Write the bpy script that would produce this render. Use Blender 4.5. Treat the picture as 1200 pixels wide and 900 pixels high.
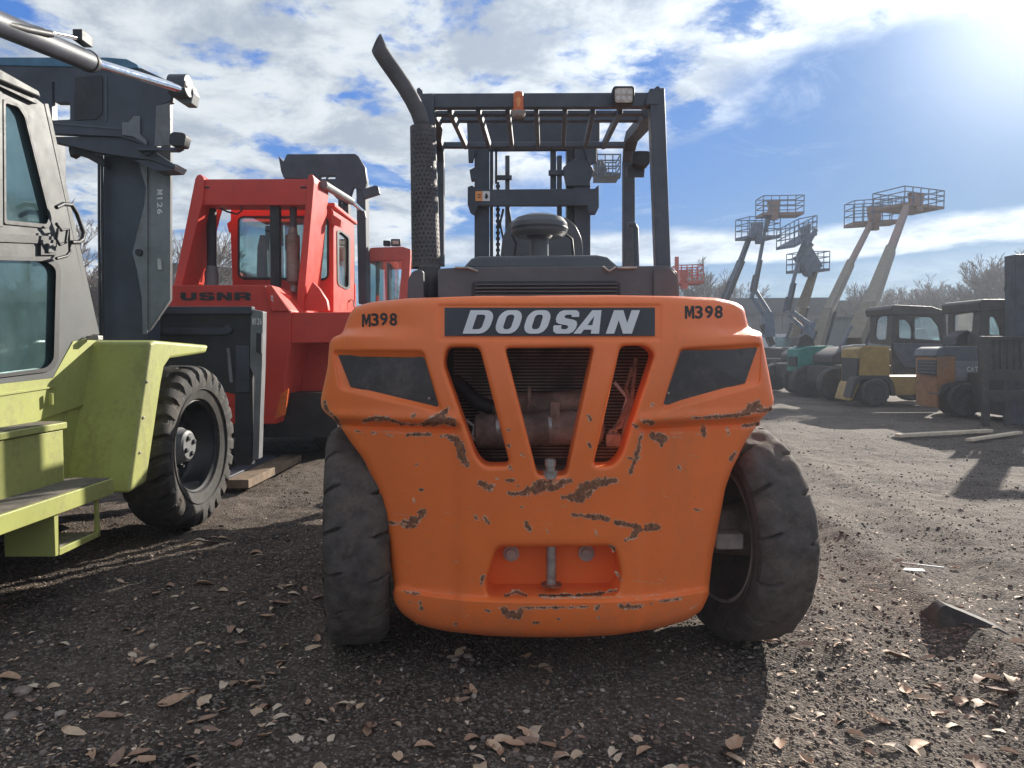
import bpy, bmesh, math, random
import numpy as np
from mathutils import Vector, Matrix, noise
from mathutils.geometry import delaunay_2d_cdt
random.seed(7); rng = np.random.default_rng(7)
SC = bpy.context.scene
COL = SC.collection
for o in list(bpy.data.objects): bpy.data.objects.remove(o)

# ------------------------------------------------------------ camera, world, sun, exposure
FPX, CH, HOR = 850.0, 1.45, 408.0
PITCH = math.atan((450 - HOR) / FPX)
cam = bpy.data.cameras.new('camera'); camo = bpy.data.objects.new('camera', cam); COL.objects.link(camo)
cam.sensor_width = 36; cam.lens = 36 * FPX / 1200; cam.clip_end = 3000; cam.clip_start = 0.05
camo.location = (0, 0, CH); camo.rotation_euler = (math.pi / 2 - PITCH, 0, 0)
SC.camera = camo
FW = Vector((0, math.cos(PITCH), -math.sin(PITCH))); UP = Vector((0, math.sin(PITCH), math.cos(PITCH)))
def ray(px, py): return FW + Vector((1, 0, 0)) * ((px - 600) / FPX) + UP * ((450 - py) / FPX)
def P(px, py, Y):
    d = ray(px, py); return Vector((0, 0, CH)) + d * (Y / d.y)
def S(px, py, X):
    d = ray(px, py); return Vector((0, 0, CH)) + d * (X / d.x)
def G(px, py, z=0.0):
    d = ray(px, py); return Vector((0, 0, CH)) + d * ((z - CH) / d.z)

SUN = ray(1255, -30).normalized()
SUN_EL = math.asin(SUN.z); SUN_AZ = math.atan2(SUN.x, SUN.y)
sl = bpy.data.lights.new('sun', 'SUN'); sl.energy = 4.3; sl.angle = math.radians(0.6); sl.color = (1, 0.93, 0.82)
so = bpy.data.objects.new('sun', sl); COL.objects.link(so); so.rotation_euler = SUN.to_track_quat('Z', 'Y').to_euler()
SC.view_settings.view_transform = 'Standard'; SC.view_settings.look = 'None'
HAZE = 0.0016
SC.view_settings.exposure = 1.02; SC.view_settings.gamma = 1
SC.view_settings.use_curve_mapping = False

class NT:
    """tiny node helper"""
    def __init__(s, tree): s.t = tree; s.n = tree.nodes; s.l = tree.links
    def node(s, typ, **kw):
        n = s.n.new(typ)
        for k, v in kw.items():
            if k.startswith('_'): setattr(n, k[1:], v)
        return n
    def link(s, a, b): s.l.new(a, b)
    def math(s, op, a, b=None, c=None, clamp=False):
        n = s.n.new('ShaderNodeMath'); n.operation = op; n.use_clamp = clamp
        for i, v in enumerate((a, b, c)):
            if v is None: continue
            if isinstance(v, (int, float)): n.inputs[i].default_value = v
            else: s.l.new(v, n.inputs[i])
        return n.outputs[0]
    def noise(s, vec, scale, detail=4, rough=0.55, dist=0.0, dim='3D'):
        n = s.n.new('ShaderNodeTexNoise'); n.noise_dimensions = dim
        n.inputs['Scale'].default_value = scale; n.inputs['Detail'].default_value = detail
        n.inputs['Roughness'].default_value = rough; n.inputs['Distortion'].default_value = dist
        if vec is not None: s.l.new(vec, n.inputs['Vector'])
        return n.outputs[0]
    def ramp(s, fac, a, b):   # smooth 0..1 between a and b
        n = s.n.new('ShaderNodeMapRange'); n.interpolation_type = 'SMOOTHSTEP'
        n.inputs[1].default_value = a; n.inputs[2].default_value = b
        s.l.new(fac, n.inputs[0]); return n.outputs[0]
    def mix(s, fac, a, b, mode='MIX'):
        n = s.n.new('ShaderNodeMix'); n.data_type = 'RGBA'; n.blend_type = mode
        for sock, v in ((n.inputs[0], fac), (n.inputs[6], a), (n.inputs[7], b)):
            if isinstance(v, (int, float)): sock.default_value = v
            elif isinstance(v, tuple): sock.default_value = (*v[:3], 1)
            else: s.l.new(v, sock)
        return n.outputs[2]

W = bpy.data.worlds.new('World'); SC.world = W; W.use_nodes = True
W.node_tree.nodes.clear(); w = NT(W.node_tree)
sky = w.node('ShaderNodeTexSky'); sky.sky_type = 'NISHITA'; sky.sun_disc = False
sky.sun_elevation = SUN_EL; sky.sun_rotation = SUN_AZ; sky.air_density = 1.0; sky.dust_density = 0.4; sky.ozone_density = 1.6; sky.altitude = 100
tc = w.node('ShaderNodeTexCoord'); sep = w.node('ShaderNodeSeparateXYZ'); w.link(tc.outputs['Generated'], sep.inputs[0])
dx, dy, dz = sep.outputs
zc = w.math('MAXIMUM', dz, 0.0)
den = w.math('ADD', zc, 0.18)
U = w.math('DIVIDE', dx, den); V_ = w.math('DIVIDE', dy, den)
cmb = w.node('ShaderNodeCombineXYZ'); w.link(U, cmb.inputs[0]); w.link(V_, cmb.inputs[1])
uv = cmb.outputs[0]
n1 = w.noise(uv, 1.9, 10, 0.60, 0.25)
n2 = w.noise(uv, 5.5, 8, 0.62, 0.3)
n3 = w.noise(uv, 0.35, 3, 0.5)
# the cloud deck ends along a line across the sky on the right
edge = w.math('ADD', w.math('MULTIPLY', U, 1.26), V_)
edge = w.math('ADD', edge, w.math('MULTIPLY', w.math('SUBTRACT', n1, 0.5), 1.6))
deck = w.math('SUBTRACT', 1.0, w.ramp(edge, 2.35, 2.85))
tex = w.math('ADD', w.math('MULTIPLY', n1, 0.62), w.math('MULTIPLY', n2, 0.38))
cover = w.math('MULTIPLY', w.ramp(tex, 0.41, 0.50), deck)
wisp = w.math('MULTIPLY', w.ramp(w.noise(uv, 2.6, 8, 0.65, 0.8), 0.50, 0.72), 0.45)
wisp = w.math('MULTIPLY', wisp, w.math('SUBTRACT', 1.0, w.ramp(U, 0.4, 1.2)))
cover = w.math('MAXIMUM', cover, wisp)
# long low cloud bank near the horizon
el = w.math('ADD', dz, w.math('MULTIPLY', w.math('SUBTRACT', w.noise(uv, 1.3, 6, 0.6), 0.5), 0.05))
bank = w.math('MULTIPLY', w.ramp(el, 0.108, 0.118), w.math('SUBTRACT', 1.0, w.ramp(el, 0.140, 0.158)))
bank2 = w.math('MULTIPLY', w.ramp(el, 0.02, 0.085), w.math('SUBTRACT', 1.0, w.ramp(el, 0.085, 0.118)))
bank = w.math('MAXIMUM', bank, w.math('MULTIPLY', bank2, 0.30))
cover = w.math('MAXIMUM', cover, w.math('MULTIPLY', bank, 0.85))
# scattering glow around the sun
dotn = w.node('ShaderNodeVectorMath'); dotn.operation = 'DOT_PRODUCT'; w.link(tc.outputs['Generated'], dotn.inputs[0]); dotn.inputs[1].default_value = SUN
sd = w.math('MAXIMUM', dotn.outputs['Value'], 0.0)
g1 = w.math('POWER', sd, 110.0); g2 = w.math('POWER', sd, 7.0)
CS = 10.0     # cloud radiance before the background strength
shade = w.ramp(w.noise(uv, 3.4, 9, 0.62, 0.3), 0.36, 0.62)
ccol = w.mix(shade, (0.54*CS*.37, 0.63*CS*.37, 0.76*CS*.37), (0.88*CS*.435, 0.95*CS*.435, 1.0*CS*.435))
cb = w.math('ADD', 0.84, w.math('MULTIPLY', g2, 0.5))
ccol = w.mix(1.0, ccol, w.node('ShaderNodeCombineColor').outputs[0], 'MULTIPLY') if False else ccol
vm = w.node('ShaderNodeVectorMath'); vm.operation = 'SCALE'; w.link(ccol, vm.inputs[0]); w.link(cb, vm.inputs['Scale'])
lum = w.node('ShaderNodeRGBToBW'); w.link(sky.outputs[0], lum.inputs[0])
sk = w.node('ShaderNodeVectorMath'); sk.operation = 'SCALE'; w.link(sky.outputs[0], sk.inputs[0])
w.link(w.math('DIVIDE', 1.28, w.math('ADD', 1.0, w.math('MULTIPLY', lum.outputs[0], 0.72))), sk.inputs['Scale'])   # soft roll-off of the bright aureole
skym = w.mix(1.0, sk.outputs[0], (0.37, 0.80, 1.50), 'MULTIPLY')
SKYG = w.node('ShaderNodeVectorMath'); SKYG.operation = 'SCALE'; SKYG.inputs['Scale'].default_value = 1.0
w.link(skym, SKYG.inputs[0])
mx = w.mix(cover, SKYG.outputs[0], vm.outputs[0])
gl = w.node('ShaderNodeVectorMath'); gl.operation = 'SCALE'; gl.inputs[0].default_value = (1.0, 0.98, 0.93)
w.link(w.math('ADD', w.math('MULTIPLY', g1, 4.0), w.math('MULTIPLY', g2, 0.12)), gl.inputs['Scale'])
fin = w.node('ShaderNodeVectorMath'); fin.operation = 'ADD'; w.link(mx, fin.inputs[0]); w.link(gl.outputs[0], fin.inputs[1])
bgn = w.node('ShaderNodeBackground'); bgn.inputs[1].default_value = 0.118; w.link(fin.outputs[0], bgn.inputs[0])
out = w.node('ShaderNodeOutputWorld'); w.link(bgn.outputs[0], out.inputs[0])

# ------------------------------------------------------------ materials
MATS = {}
def mat(name, col, rough=0.6, metal=0.0, var=0.25, vs=6.0, dirt=None, damt=0.4, ds=3.0, bump=0.15, bs=60.0, spec=0.5, coat=0.0, low=None, streak=False):
    m = bpy.data.materials.new(name); m.use_nodes = True; t = NT(m.node_tree); b = t.n['Principled BSDF']
    tc = t.node('ShaderNodeTexCoord'); v = tc.outputs['Object']
    f = t.noise(v, vs, 6, 0.6)
    dark = tuple(c * (1 - var) for c in col); lite = tuple(min(1, c * (1 + var * 0.8)) for c in col)
    c = t.mix(t.ramp(f, 0.3, 0.7), dark, lite)
    r = t.math('ADD', rough, t.math('MULTIPLY', t.math('SUBTRACT', t.noise(v, vs * 3, 5, 0.6), 0.5), 0.3), clamp=True)
    if dirt:
        vv = v
        if streak:
            mp = t.node('ShaderNodeMapping'); mp.inputs['Scale'].default_value = (1, 1, 0.15); t.link(v, mp.inputs[0]); vv = mp.outputs[0]
        d = t.noise(vv, ds, 8, 0.7, 0.4)
        d2 = t.noise(v, ds * 9, 6, 0.7)
        dd = t.math('ADD', t.math('MULTIPLY', d, 0.65), t.math('MULTIPLY', d2, 0.35))
        k = t.ramp(dd, 0.62 - damt * 0.3, 0.80 - damt * 0.3)
        k = t.math('MULTIPLY', k, min(1, damt * 1.6))
        c = t.mix(k, c, dirt)
        r = t.math('ADD', r, t.math('MULTIPLY', k, 0.3), clamp=True)
    t.link(c, b.inputs['Base Color']); t.link(r, b.inputs['Roughness'])
    b.inputs['Metallic'].default_value = metal
    b.inputs['Specular IOR Level'].default_value = spec
    b.inputs['Coat Weight'].default_value = coat
    if bump:
        bp = t.node('ShaderNodeBump'); bp.inputs['Strength'].default_value = bump; bp.inputs['Distance'].default_value = 0.004
        t.link(t.noise(v, bs, 6, 0.65), bp.inputs['Height']); t.link(bp.outputs[0], b.inputs['Normal'])
    MATS[name] = m; return m
def glass(name, tint=(0.75, 0.85, 0.85), trans=0.6, dust=(0.5, 0.48, 0.42), damt=0.25):
    m = bpy.data.materials.new(name); m.use_nodes = True; t = NT(m.node_tree); t.n.clear()
    tr = t.node('ShaderNodeBsdfTransparent'); tr.inputs[0].default_value = (*tint, 1)
    gl = t.node('ShaderNodeBsdfGlossy'); gl.inputs[0].default_value = (0.9, 0.95, 1, 1); gl.inputs[1].default_value = 0.04
    df = t.node('ShaderNodeBsdfDiffuse'); df.inputs[0].default_value = (*dust, 1)
    tc = t.node('ShaderNodeTexCoord')
    mix = t.node('ShaderNodeMixShader'); fr = t.node('ShaderNodeFresnel'); fr.inputs[0].default_value = 1.5
    t.link(t.math('ADD', t.math('MULTIPLY', fr.outputs[0], 1.3), (1 - trans) * 0.35, clamp=True), mix.inputs[0]); t.link(tr.outputs[0], mix.inputs[1]); t.link(gl.outputs[0], mix.inputs[2])
    m2 = t.node('ShaderNodeMixShader'); t.link(t.math('MULTIPLY', t.ramp(t.noise(tc.outputs['Object'], 4, 8, 0.7), 0.35, 0.8), damt), m2.inputs[0])
    t.link(mix.outputs[0], m2.inputs[1]); t.link(df.outputs[0], m2.inputs[2])
    o = t.node('ShaderNodeOutputMaterial'); t.link(m2.outputs[0], o.inputs[0]); MATS[name] = m; return m

DUST = (0.30, 0.24, 0.19)
M_ORANGE = mat('orange_paint', (0.95, 0.20, 0.042), 0.42, var=0.06, vs=2.5, dirt=(0.66, 0.20, 0.07), damt=0.32, ds=2.2, bump=0.28, bs=55, coat=0.08, streak=True)
M_CHIP = mat('rust_chip', (0.27, 0.115, 0.06), 0.85, var=0.5, vs=60, bump=0.8, bs=200)
M_PRIMER = mat('chipped_paint_edge', (0.72, 0.42, 0.28), 0.7, var=0.3, vs=60)
M_SCUFF = mat('pale_scuff', (0.75, 0.38, 0.22), 0.7, var=0.3, vs=60)
M_PLATE = mat('nameplate_black', (0.035, 0.032, 0.038), 0.45, var=0.2, dirt=DUST, damt=0.15)
M_LETTER = mat('letter_white', (0.72, 0.70, 0.69), 0.5, var=0.06)
M_STENCIL = mat('stencil_black', (0.028, 0.024, 0.024), 0.6, var=0.3, vs=40)
M_LENS = mat('dusty_dark_lens', (0.048, 0.040, 0.038), 0.35, var=0.25, vs=3, dirt=(0.13, 0.11, 0.10), damt=0.5, ds=2.2, bump=0.05)
M_GREY = mat('dark_grey_paint', (0.075, 0.085, 0.105), 0.45, var=0.2, dirt=DUST, damt=0.25, ds=4)
M_HOOD = mat('hood_grey', (0.105, 0.106, 0.112), 0.36, var=0.15, vs=3, dirt=(0.21, 0.205, 0.205), damt=0.3, ds=3)
M_BLACK = mat('black_steel', (0.022, 0.023, 0.027), 0.55, var=0.3, dirt=(0.10, 0.085, 0.075), damt=0.35, ds=5)
M_ENGINE = mat('engine_grime', (0.30, 0.23, 0.185), 0.75, var=0.4, vs=12, dirt=(0.13, 0.095, 0.08), damt=0.5, ds=7, bump=0.5)
M_STEEL = mat('bare_steel', (0.45, 0.42, 0.39), 0.4, metal=0.7, var=0.3, vs=20, dirt=(0.2, 0.12, 0.08), damt=0.4, ds=14)
M_CHROME = mat('chrome_rod', (0.8, 0.82, 0.84), 0.12, metal=1.0, var=0.05, bump=0.0)
M_TYRE = mat('worn_rubber', (0.085, 0.069, 0.061), 0.85, var=0.35, vs=14, dirt=(0.15, 0.115, 0.09), damt=0.55, ds=6, bump=1.0, bs=48)
M_TYREB = mat('black_rubber', (0.045, 0.042, 0.040), 0.8, var=0.3, vs=9, dirt=(0.15, 0.12, 0.09), damt=0.45, ds=7, bump=0.6, bs=80)
M_RIM = mat('dusty_rim', (0.17, 0.13, 0.12), 0.65, var=0.3, dirt=(0.20, 0.15, 0.12), damt=0.6, ds=4)
M_RIMEDGE = mat('rim_edge', (0.42, 0.35, 0.31), 0.6, var=0.3, dirt=(0.12, 0.09, 0.08), damt=0.4)
M_EXH = mat('heat_shield', (0.105, 0.095, 0.098), 0.6, metal=0.3, var=0.25, dirt=(0.16, 0.12, 0.10), damt=0.4)
M_AMBER = mat('amber_lens', (0.75, 0.16, 0.04), 0.25, var=0.15)
M_LED = mat('led_lens', (0.62, 0.52, 0.42), 0.3, var=0.3, vs=50)
M_STO = mat('sticker_orange', (0.85, 0.33, 0.10), 0.5, var=0.05)
M_STW = mat('sticker_white', (0.75, 0.74, 0.72), 0.5, var=0.05)
M_RIMB = mat('gloss_black_rim', (0.012, 0.014, 0.017), 0.35, var=0.3, dirt=(0.06, 0.055, 0.05), damt=0.25, ds=5, bump=0.05)
M_LIME = mat('lime_paint', (0.36, 0.385, 0.11), 0.5, var=0.10, vs=3, dirt=(0.23, 0.22, 0.08), damt=0.45, ds=3, bump=0.08, coat=0.05, streak=True)
M_STEP = mat('step_plate', (0.12, 0.105, 0.09), 0.8, var=0.4, vs=14, dirt=(0.24, 0.20, 0.15), damt=0.5, bump=0.8)
M_CAB = mat('cab_grey', (0.062, 0.068, 0.070), 0.55, var=0.18, vs=3, dirt=(0.095, 0.095, 0.09), damt=0.4, ds=3, streak=True)
M_PLG = mat('plate_grey', (0.19, 0.195, 0.20), 0.5, metal=0.2, var=0.2, vs=4, dirt=(0.15, 0.13, 0.12), damt=0.4)
M_MAST = mat('mast_slate', (0.045, 0.052, 0.070), 0.5, var=0.3, vs=3, dirt=(0.10, 0.09, 0.085), damt=0.3)
M_BLUE = mat('blue_trim', (0.06, 0.17, 0.27), 0.5)
M_GLASSD = mat('dark_teal_glass', (0.11, 0.19, 0.20), 0.05, metal=0.55, var=0.3, vs=2, dirt=(0.16, 0.18, 0.16), damt=0.25, ds=3, bump=0.0, spec=1.0)
M_GLASS = glass('cab_glass', (0.62, 0.80, 0.80), 0.6)
M_RED = mat('red_paint', (0.66, 0.050, 0.028), 0.45, var=0.12, vs=2, dirt=(0.30, 0.05, 0.04), damt=0.35, ds=2, bump=0.08, coat=0.1)
M_REDD = mat('red_paint_faded', (0.55, 0.10, 0.07), 0.5, var=0.12, vs=2, dirt=(0.30, 0.09, 0.07), damt=0.35)
M_WOOD = mat('timber', (0.20, 0.14, 0.09), 0.8, var=0.3, vs=8, dirt=(0.12, 0.09, 0.07), damt=0.4)
M_WOODP = mat('pale_timber', (0.62, 0.50, 0.36), 0.8, var=0.15, vs=8)
M_TAN = mat('tan_boom_paint', (0.21, 0.175, 0.125), 0.55, var=0.15)
M_ORB = mat('orange_boom_paint', (0.24, 0.15, 0.12), 0.55, var=0.15)
M_BOOMB = mat('blue_grey_boom', (0.10, 0.14, 0.20), 0.5, var=0.2)
M_TEAL = mat('teal_paint', (0.05, 0.25, 0.21), 0.5, var=0.2, dirt=(0.05, 0.06, 0.06), damt=0.5, ds=3)
M_YEL = mat('yellow_paint', (0.36, 0.23, 0.06), 0.5, var=0.15, dirt=(0.2, 0.14, 0.06), damt=0.45, ds=2)
M_CATO = mat('amber_paint', (0.30, 0.135, 0.05), 0.5, var=0.15, dirt=(0.16, 0.10, 0.06), damt=0.5, ds=2)
M_BRN = mat('brown_black_cab', (0.05, 0.042, 0.04), 0.6, var=0.2, dirt=(0.12, 0.1, 0.09), damt=0.4)
M_WHITE = mat('white_van_paint', (0.62, 0.62, 0.64), 0.35, var=0.06, dirt=(0.4, 0.38, 0.35), damt=0.3)
M_BLDG = mat('corrugated_grey', (0.20, 0.19, 0.185), 0.7, var=0.15, vs=0.6, bump=0.0)
M_BLDG2 = mat('dark_green_shed', (0.10, 0.125, 0.13), 0.7, var=0.15, vs=0.6, bump=0.0)
M_BLDGW = mat('pale_building', (0.55, 0.54, 0.50), 0.7, var=0.1, vs=0.6, bump=0.0)
M_ROOFD = mat('dark_roof', (0.07, 0.075, 0.085), 0.7, var=0.15, vs=0.6, bump=0.0)
M_BARK = mat('bare_branches', (0.16, 0.125, 0.105), 0.85, var=0.25, vs=1.0, bump=0.0)
M_STRAP = mat('strap_white', (0.55, 0.53, 0.50), 0.6, var=0.2)

# ------------------------------------------------------------ mesh builder
ORG = {}      # root offset of every object built
class MB:
    def __init__(s): s.v = []; s.f = []
    def add(s, vs, fs):
        n = len(s.v); s.v.extend([Vector(v) for v in vs]); s.f.extend([tuple(i + n for i in f) for f in fs]); return s
    def box(s, c, size, rz=0.0, rot=None):
        hx, hy, hz = size[0] / 2, size[1] / 2, size[2] / 2
        R = rot if rot is not None else Matrix.Rotation(rz, 3, 'Z')
        vs = [Vector(c) + R @ Vector((x, y, z)) for x in (-hx, hx) for y in (-hy, hy) for z in (-hz, hz)]
        return s.add(vs, [(0, 1, 3, 2), (4, 6, 7, 5), (0, 4, 5, 1), (2, 3, 7, 6), (0, 2, 6, 4), (1, 5, 7, 3)])
    def bb(s, x0, x1, y0, y1, z0, z1):
        return s.box(((x0 + x1) / 2, (y0 + y1) / 2, (z0 + z1) / 2), (abs(x1 - x0), abs(y1 - y0), abs(z1 - z0)))
    def beam(s, p0, p1, wd, ht, w1=None, h1=None):
        p0, p1 = Vector(p0), Vector(p1); d = (p1 - p0).normalized()
        up = Vector((0, 0, 1)) if abs(d.z) < 0.95 else Vector((0, 1, 0))
        sd = d.cross(up).normalized(); u = sd.cross(d).normalized()
        w1 = wd if w1 is None else w1; h1 = ht if h1 is None else h1
        vs = []
        for p, a, b in ((p0, wd, ht), (p1, w1, h1)):
            for i, j in ((-1, -1), (1, -1), (1, 1), (-1, 1)): vs.append(p + sd * (i * a / 2) + u * (j * b / 2))
        return s.add(vs, [(3, 2, 1, 0), (4, 5, 6, 7), (0, 1, 5, 4), (1, 2, 6, 5), (2, 3, 7, 6), (3, 0, 4, 7)])
    def prism(s, pts, vec):
        vec = Vector(vec); n = len(pts); vs = [Vector(p) for p in pts] + [Vector(p) + vec for p in pts]
        return s.add(vs, [tuple(range(n)), tuple(range(2 * n - 1, n - 1, -1))] + [((i + 1) % n, i, i + n, (i + 1) % n + n) for i in range(n)])
    def tube(s, pts, r, seg=10, caps=True, cut=None):
        pts = [Vector(p) for p in pts]; n = len(pts); rs = r if isinstance(r, (list, tuple)) else [r] * n
        prev = None; vs = []; fs = []
        for i, p in enumerate(pts):
            t = ((pts[min(i + 1, n - 1)] - pts[max(i - 1, 0)])).normalized()
            if prev is None:
                a = Vector((0, 0, 1)) if abs(t.z) < 0.9 else Vector((1, 0, 0)); nn = t.cross(a).normalized()
            else: nn = (prev - t * prev.dot(t)).normalized()
            prev = nn; bn = t.cross(nn)
            for k in range(seg):
                a = 2 * math.pi * k / seg; q = p + (nn * math.cos(a) + bn * math.sin(a)) * rs[i]
                if cut is not None and i == n - 1: q = q + t * (-(q - p).dot(cut) / t.dot(cut))
                vs.append(q)
        for i in range(n - 1):
            for k in range(seg): fs.append((i * seg + k, i * seg + (k + 1) % seg, (i + 1) * seg + (k + 1) % seg, (i + 1) * seg + k))
        if caps: fs.append(tuple(range(seg - 1, -1, -1))); fs.append(tuple(range((n - 1) * seg, n * seg)))
        return s.add(vs, fs)
    def lathe(s, prof, c, axis, seg=32, close=False, caps=True):
        c = Vector(c); ax = Vector(axis).normalized(); a = Vector((0, 0, 1)) if abs(ax.z) < 0.9 else Vector((1, 0, 0))
        e1 = ax.cross(a).normalized(); e2 = ax.cross(e1); vs = []; fs = []; m = len(prof)
        for h, r in prof:
            for k in range(seg):
                t = 2 * math.pi * k / seg; vs.append(c + ax * h + (e1 * math.cos(t) + e2 * math.sin(t)) * r)
        for i in range(m if close else m - 1):
            j = (i + 1) % m
            for k in range(seg): fs.append((i * seg + k, i * seg + (k + 1) % seg, j * seg + (k + 1) % seg, j * seg + k))
        if not close and caps: fs.append(tuple(range(seg - 1, -1, -1))); fs.append(tuple(range((m - 1) * seg, m * seg)))
        return s.add(vs, fs)
    def plate(s, outer, holes, f0, f1):
        """flat outline with holes; f0/f1 map a 2D point to its front and back 3D point"""
        loops = [outer] + list(holes); pts = []; edges = []; L = []
        for lp in loops:
            n0 = len(pts); pts += [Vector(p[:2]) for p in lp]; idx = list(range(n0, len(pts))); L.append(idx)
            edges += [(idx[i], idx[(i + 1) % len(idx)]) for i in range(len(idx))]
        ov, oe, of = delaunay_2d_cdt(pts, edges, [], 0, 1e-6)[:3]
        base = len(s.v); m = len(ov)
        vs = [f0(p[0], p[1]) for p in ov] + [f1(p[0], p[1]) for p in ov]; fs = []
        for t in of:
            cx = sum(ov[i][0] for i in t) / 3; cy = sum(ov[i][1] for i in t) / 3
            if not inside(cx, cy, outer) or any(inside(cx, cy, h) for h in holes): continue
            fs.append(tuple(t)); fs.append(tuple(i + m for i in reversed(t)))
        for lp in loops:
            n = len(lp); b = len(vs)
            for p in lp: vs.append(f0(*p[:2])); vs.append(f1(*p[:2]))
            for i in range(n): j = (i + 1) % n; fs.append((b + 2 * i, b + 2 * j, b + 2 * j + 1, b + 2 * i + 1))
        return s.add(vs, fs)
    def xf(s, M):
        s.v = [M @ v for v in s.v]; return s
    def build(s, name, mt, parent=None, bevel=0.0, smooth=None, kind=None, label=None, loc=None, seg=2):
        o0 = ORG[parent.name] if parent is not None else (Vector(loc) if loc is not None else Vector((0, 0, 0)))
        me = bpy.data.meshes.new(name)
        me.from_pydata([tuple(v - o0) for v in s.v], [], s.f); me.update()
        bm = bmesh.new(); bm.from_mesh(me)
        bmesh.ops.remove_doubles(bm, verts=bm.verts, dist=1e-5)
        bmesh.ops.recalc_face_normals(bm, faces=bm.faces); bm.to_mesh(me); bm.free()
        me.materials.append(mt)
        if smooth is not None:
            me.shade_smooth(); me.set_sharp_from_angle(angle=math.radians(smooth))
        o = bpy.data.objects.new(name, me); COL.objects.link(o)
        if parent is not None: o.parent = parent
        elif loc is not None: o.location = loc
        ORG[o.name] = o0
        if bevel:
            b = o.modifiers.new('bevel', 'BEVEL'); b.width = bevel; b.segments = seg; b.limit_method = 'ANGLE'; b.angle_limit = math.radians(35)
            me.shade_smooth()
            b.harden_normals = True
        if kind: o['kind'] = kind
        if label: o['label'] = label
        return o
def inside(x, y, poly):
    c = False; n = len(poly); j = n - 1
    for i in range(n):
        xi, yi = poly[i][0], poly[i][1]; xj, yj = poly[j][0], poly[j][1]
        if (yi > y) != (yj > y) and x < (xj - xi) * (y - yi) / (yj - yi) + xi: c = not c
        j = i
    return c
def thing(name, label, cat, loc=(0, 0, 0), group=None):
    o = bpy.data.objects.new(name, None); COL.objects.link(o); o.location = loc; o['label'] = label; o['category'] = cat
    o.empty_display_size = 0.2
    if group: o['group'] = group
    ORG[o.name] = Vector(loc); return o
def tag(o, label, cat, group=None):
    o['label'] = label; o['category'] = cat
    if group: o['group'] = group
    return o
def PL(pts, Y): return [P(a, b, Y) for a, b in pts]
def SL(pts, X): return [S(a, b, X) for a, b in pts]
def resample(lp, step, closed=True):
    out = []; n = len(lp)
    for i in range(n if closed else n - 1):
        a = lp[i]; b = lp[(i + 1) % n]; L = math.hypot(b[0] - a[0], b[1] - a[1]); k = max(1, round(L / step))
        for q in range(k): out.append((a[0] + (b[0] - a[0]) * q / k, a[1] + (b[1] - a[1]) * q / k))
    if not closed: out.append(tuple(lp[-1]))
    return out
def rnd(poly, r, n=5):
    """round the corners of a polygon"""
    out = []; m = len(poly)
    for i in range(m):
        a, b, c = Vector(poly[i - 1]), Vector(poly[i]), Vector(poly[(i + 1) % m])
        u = a - b; v = c - b; rr = min(r, u.length * 0.45, v.length * 0.45)
        p0 = b + u.normalized() * rr; p2 = b + v.normalized() * rr
        for k in range(n + 1):
            t = k / n; out.append(tuple(p0 * (1 - t) ** 2 + b * 2 * t * (1 - t) + p2 * t * t))
    return out
def scalep(poly, k, ky=None):
    cx = sum(p[0] for p in poly) / len(poly); cy = sum(p[1] for p in poly) / len(poly); ky = k if ky is None else ky
    return [(cx + (p[0] - cx) * k, cy + (p[1] - cy) * ky) for p in poly]
def text_uv(body, shear=0.0, offset=0.0, spacing=1.0):
    cu = bpy.data.curves.new('t', 'FONT'); cu.body = body; cu.shear = shear; cu.offset = offset; cu.space_character = spacing; cu.resolution_u = 6
    ob = bpy.data.objects.new('t', cu); COL.objects.link(ob); bpy.context.view_layer.update()
    me = bpy.data.meshes.new_from_object(ob.evaluated_get(bpy.context.evaluated_depsgraph_get()))
    v = [(a.co.x, a.co.y) for a in me.vertices]; f = [tuple(p.vertices) for p in me.polygons]
    bpy.data.objects.remove(ob); bpy.data.curves.remove(cu); bpy.data.meshes.remove(me)
    x0 = min(a[0] for a in v); x1 = max(a[0] for a in v); y0 = min(a[1] for a in v); y1 = max(a[1] for a in v)
    return [((a[0] - x0) / (x1 - x0), (a[1] - y0) / (y1 - y0)) for a in v], f
def text_mb(body, fn, thick=0.0, **kw):
    """fn(u, v) -> 3D point on the surface; a thin solid of the letters"""
    v, f = text_uv(body, **kw); m = MB(); m.add([fn(*a) for a in v], f); return m

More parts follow.
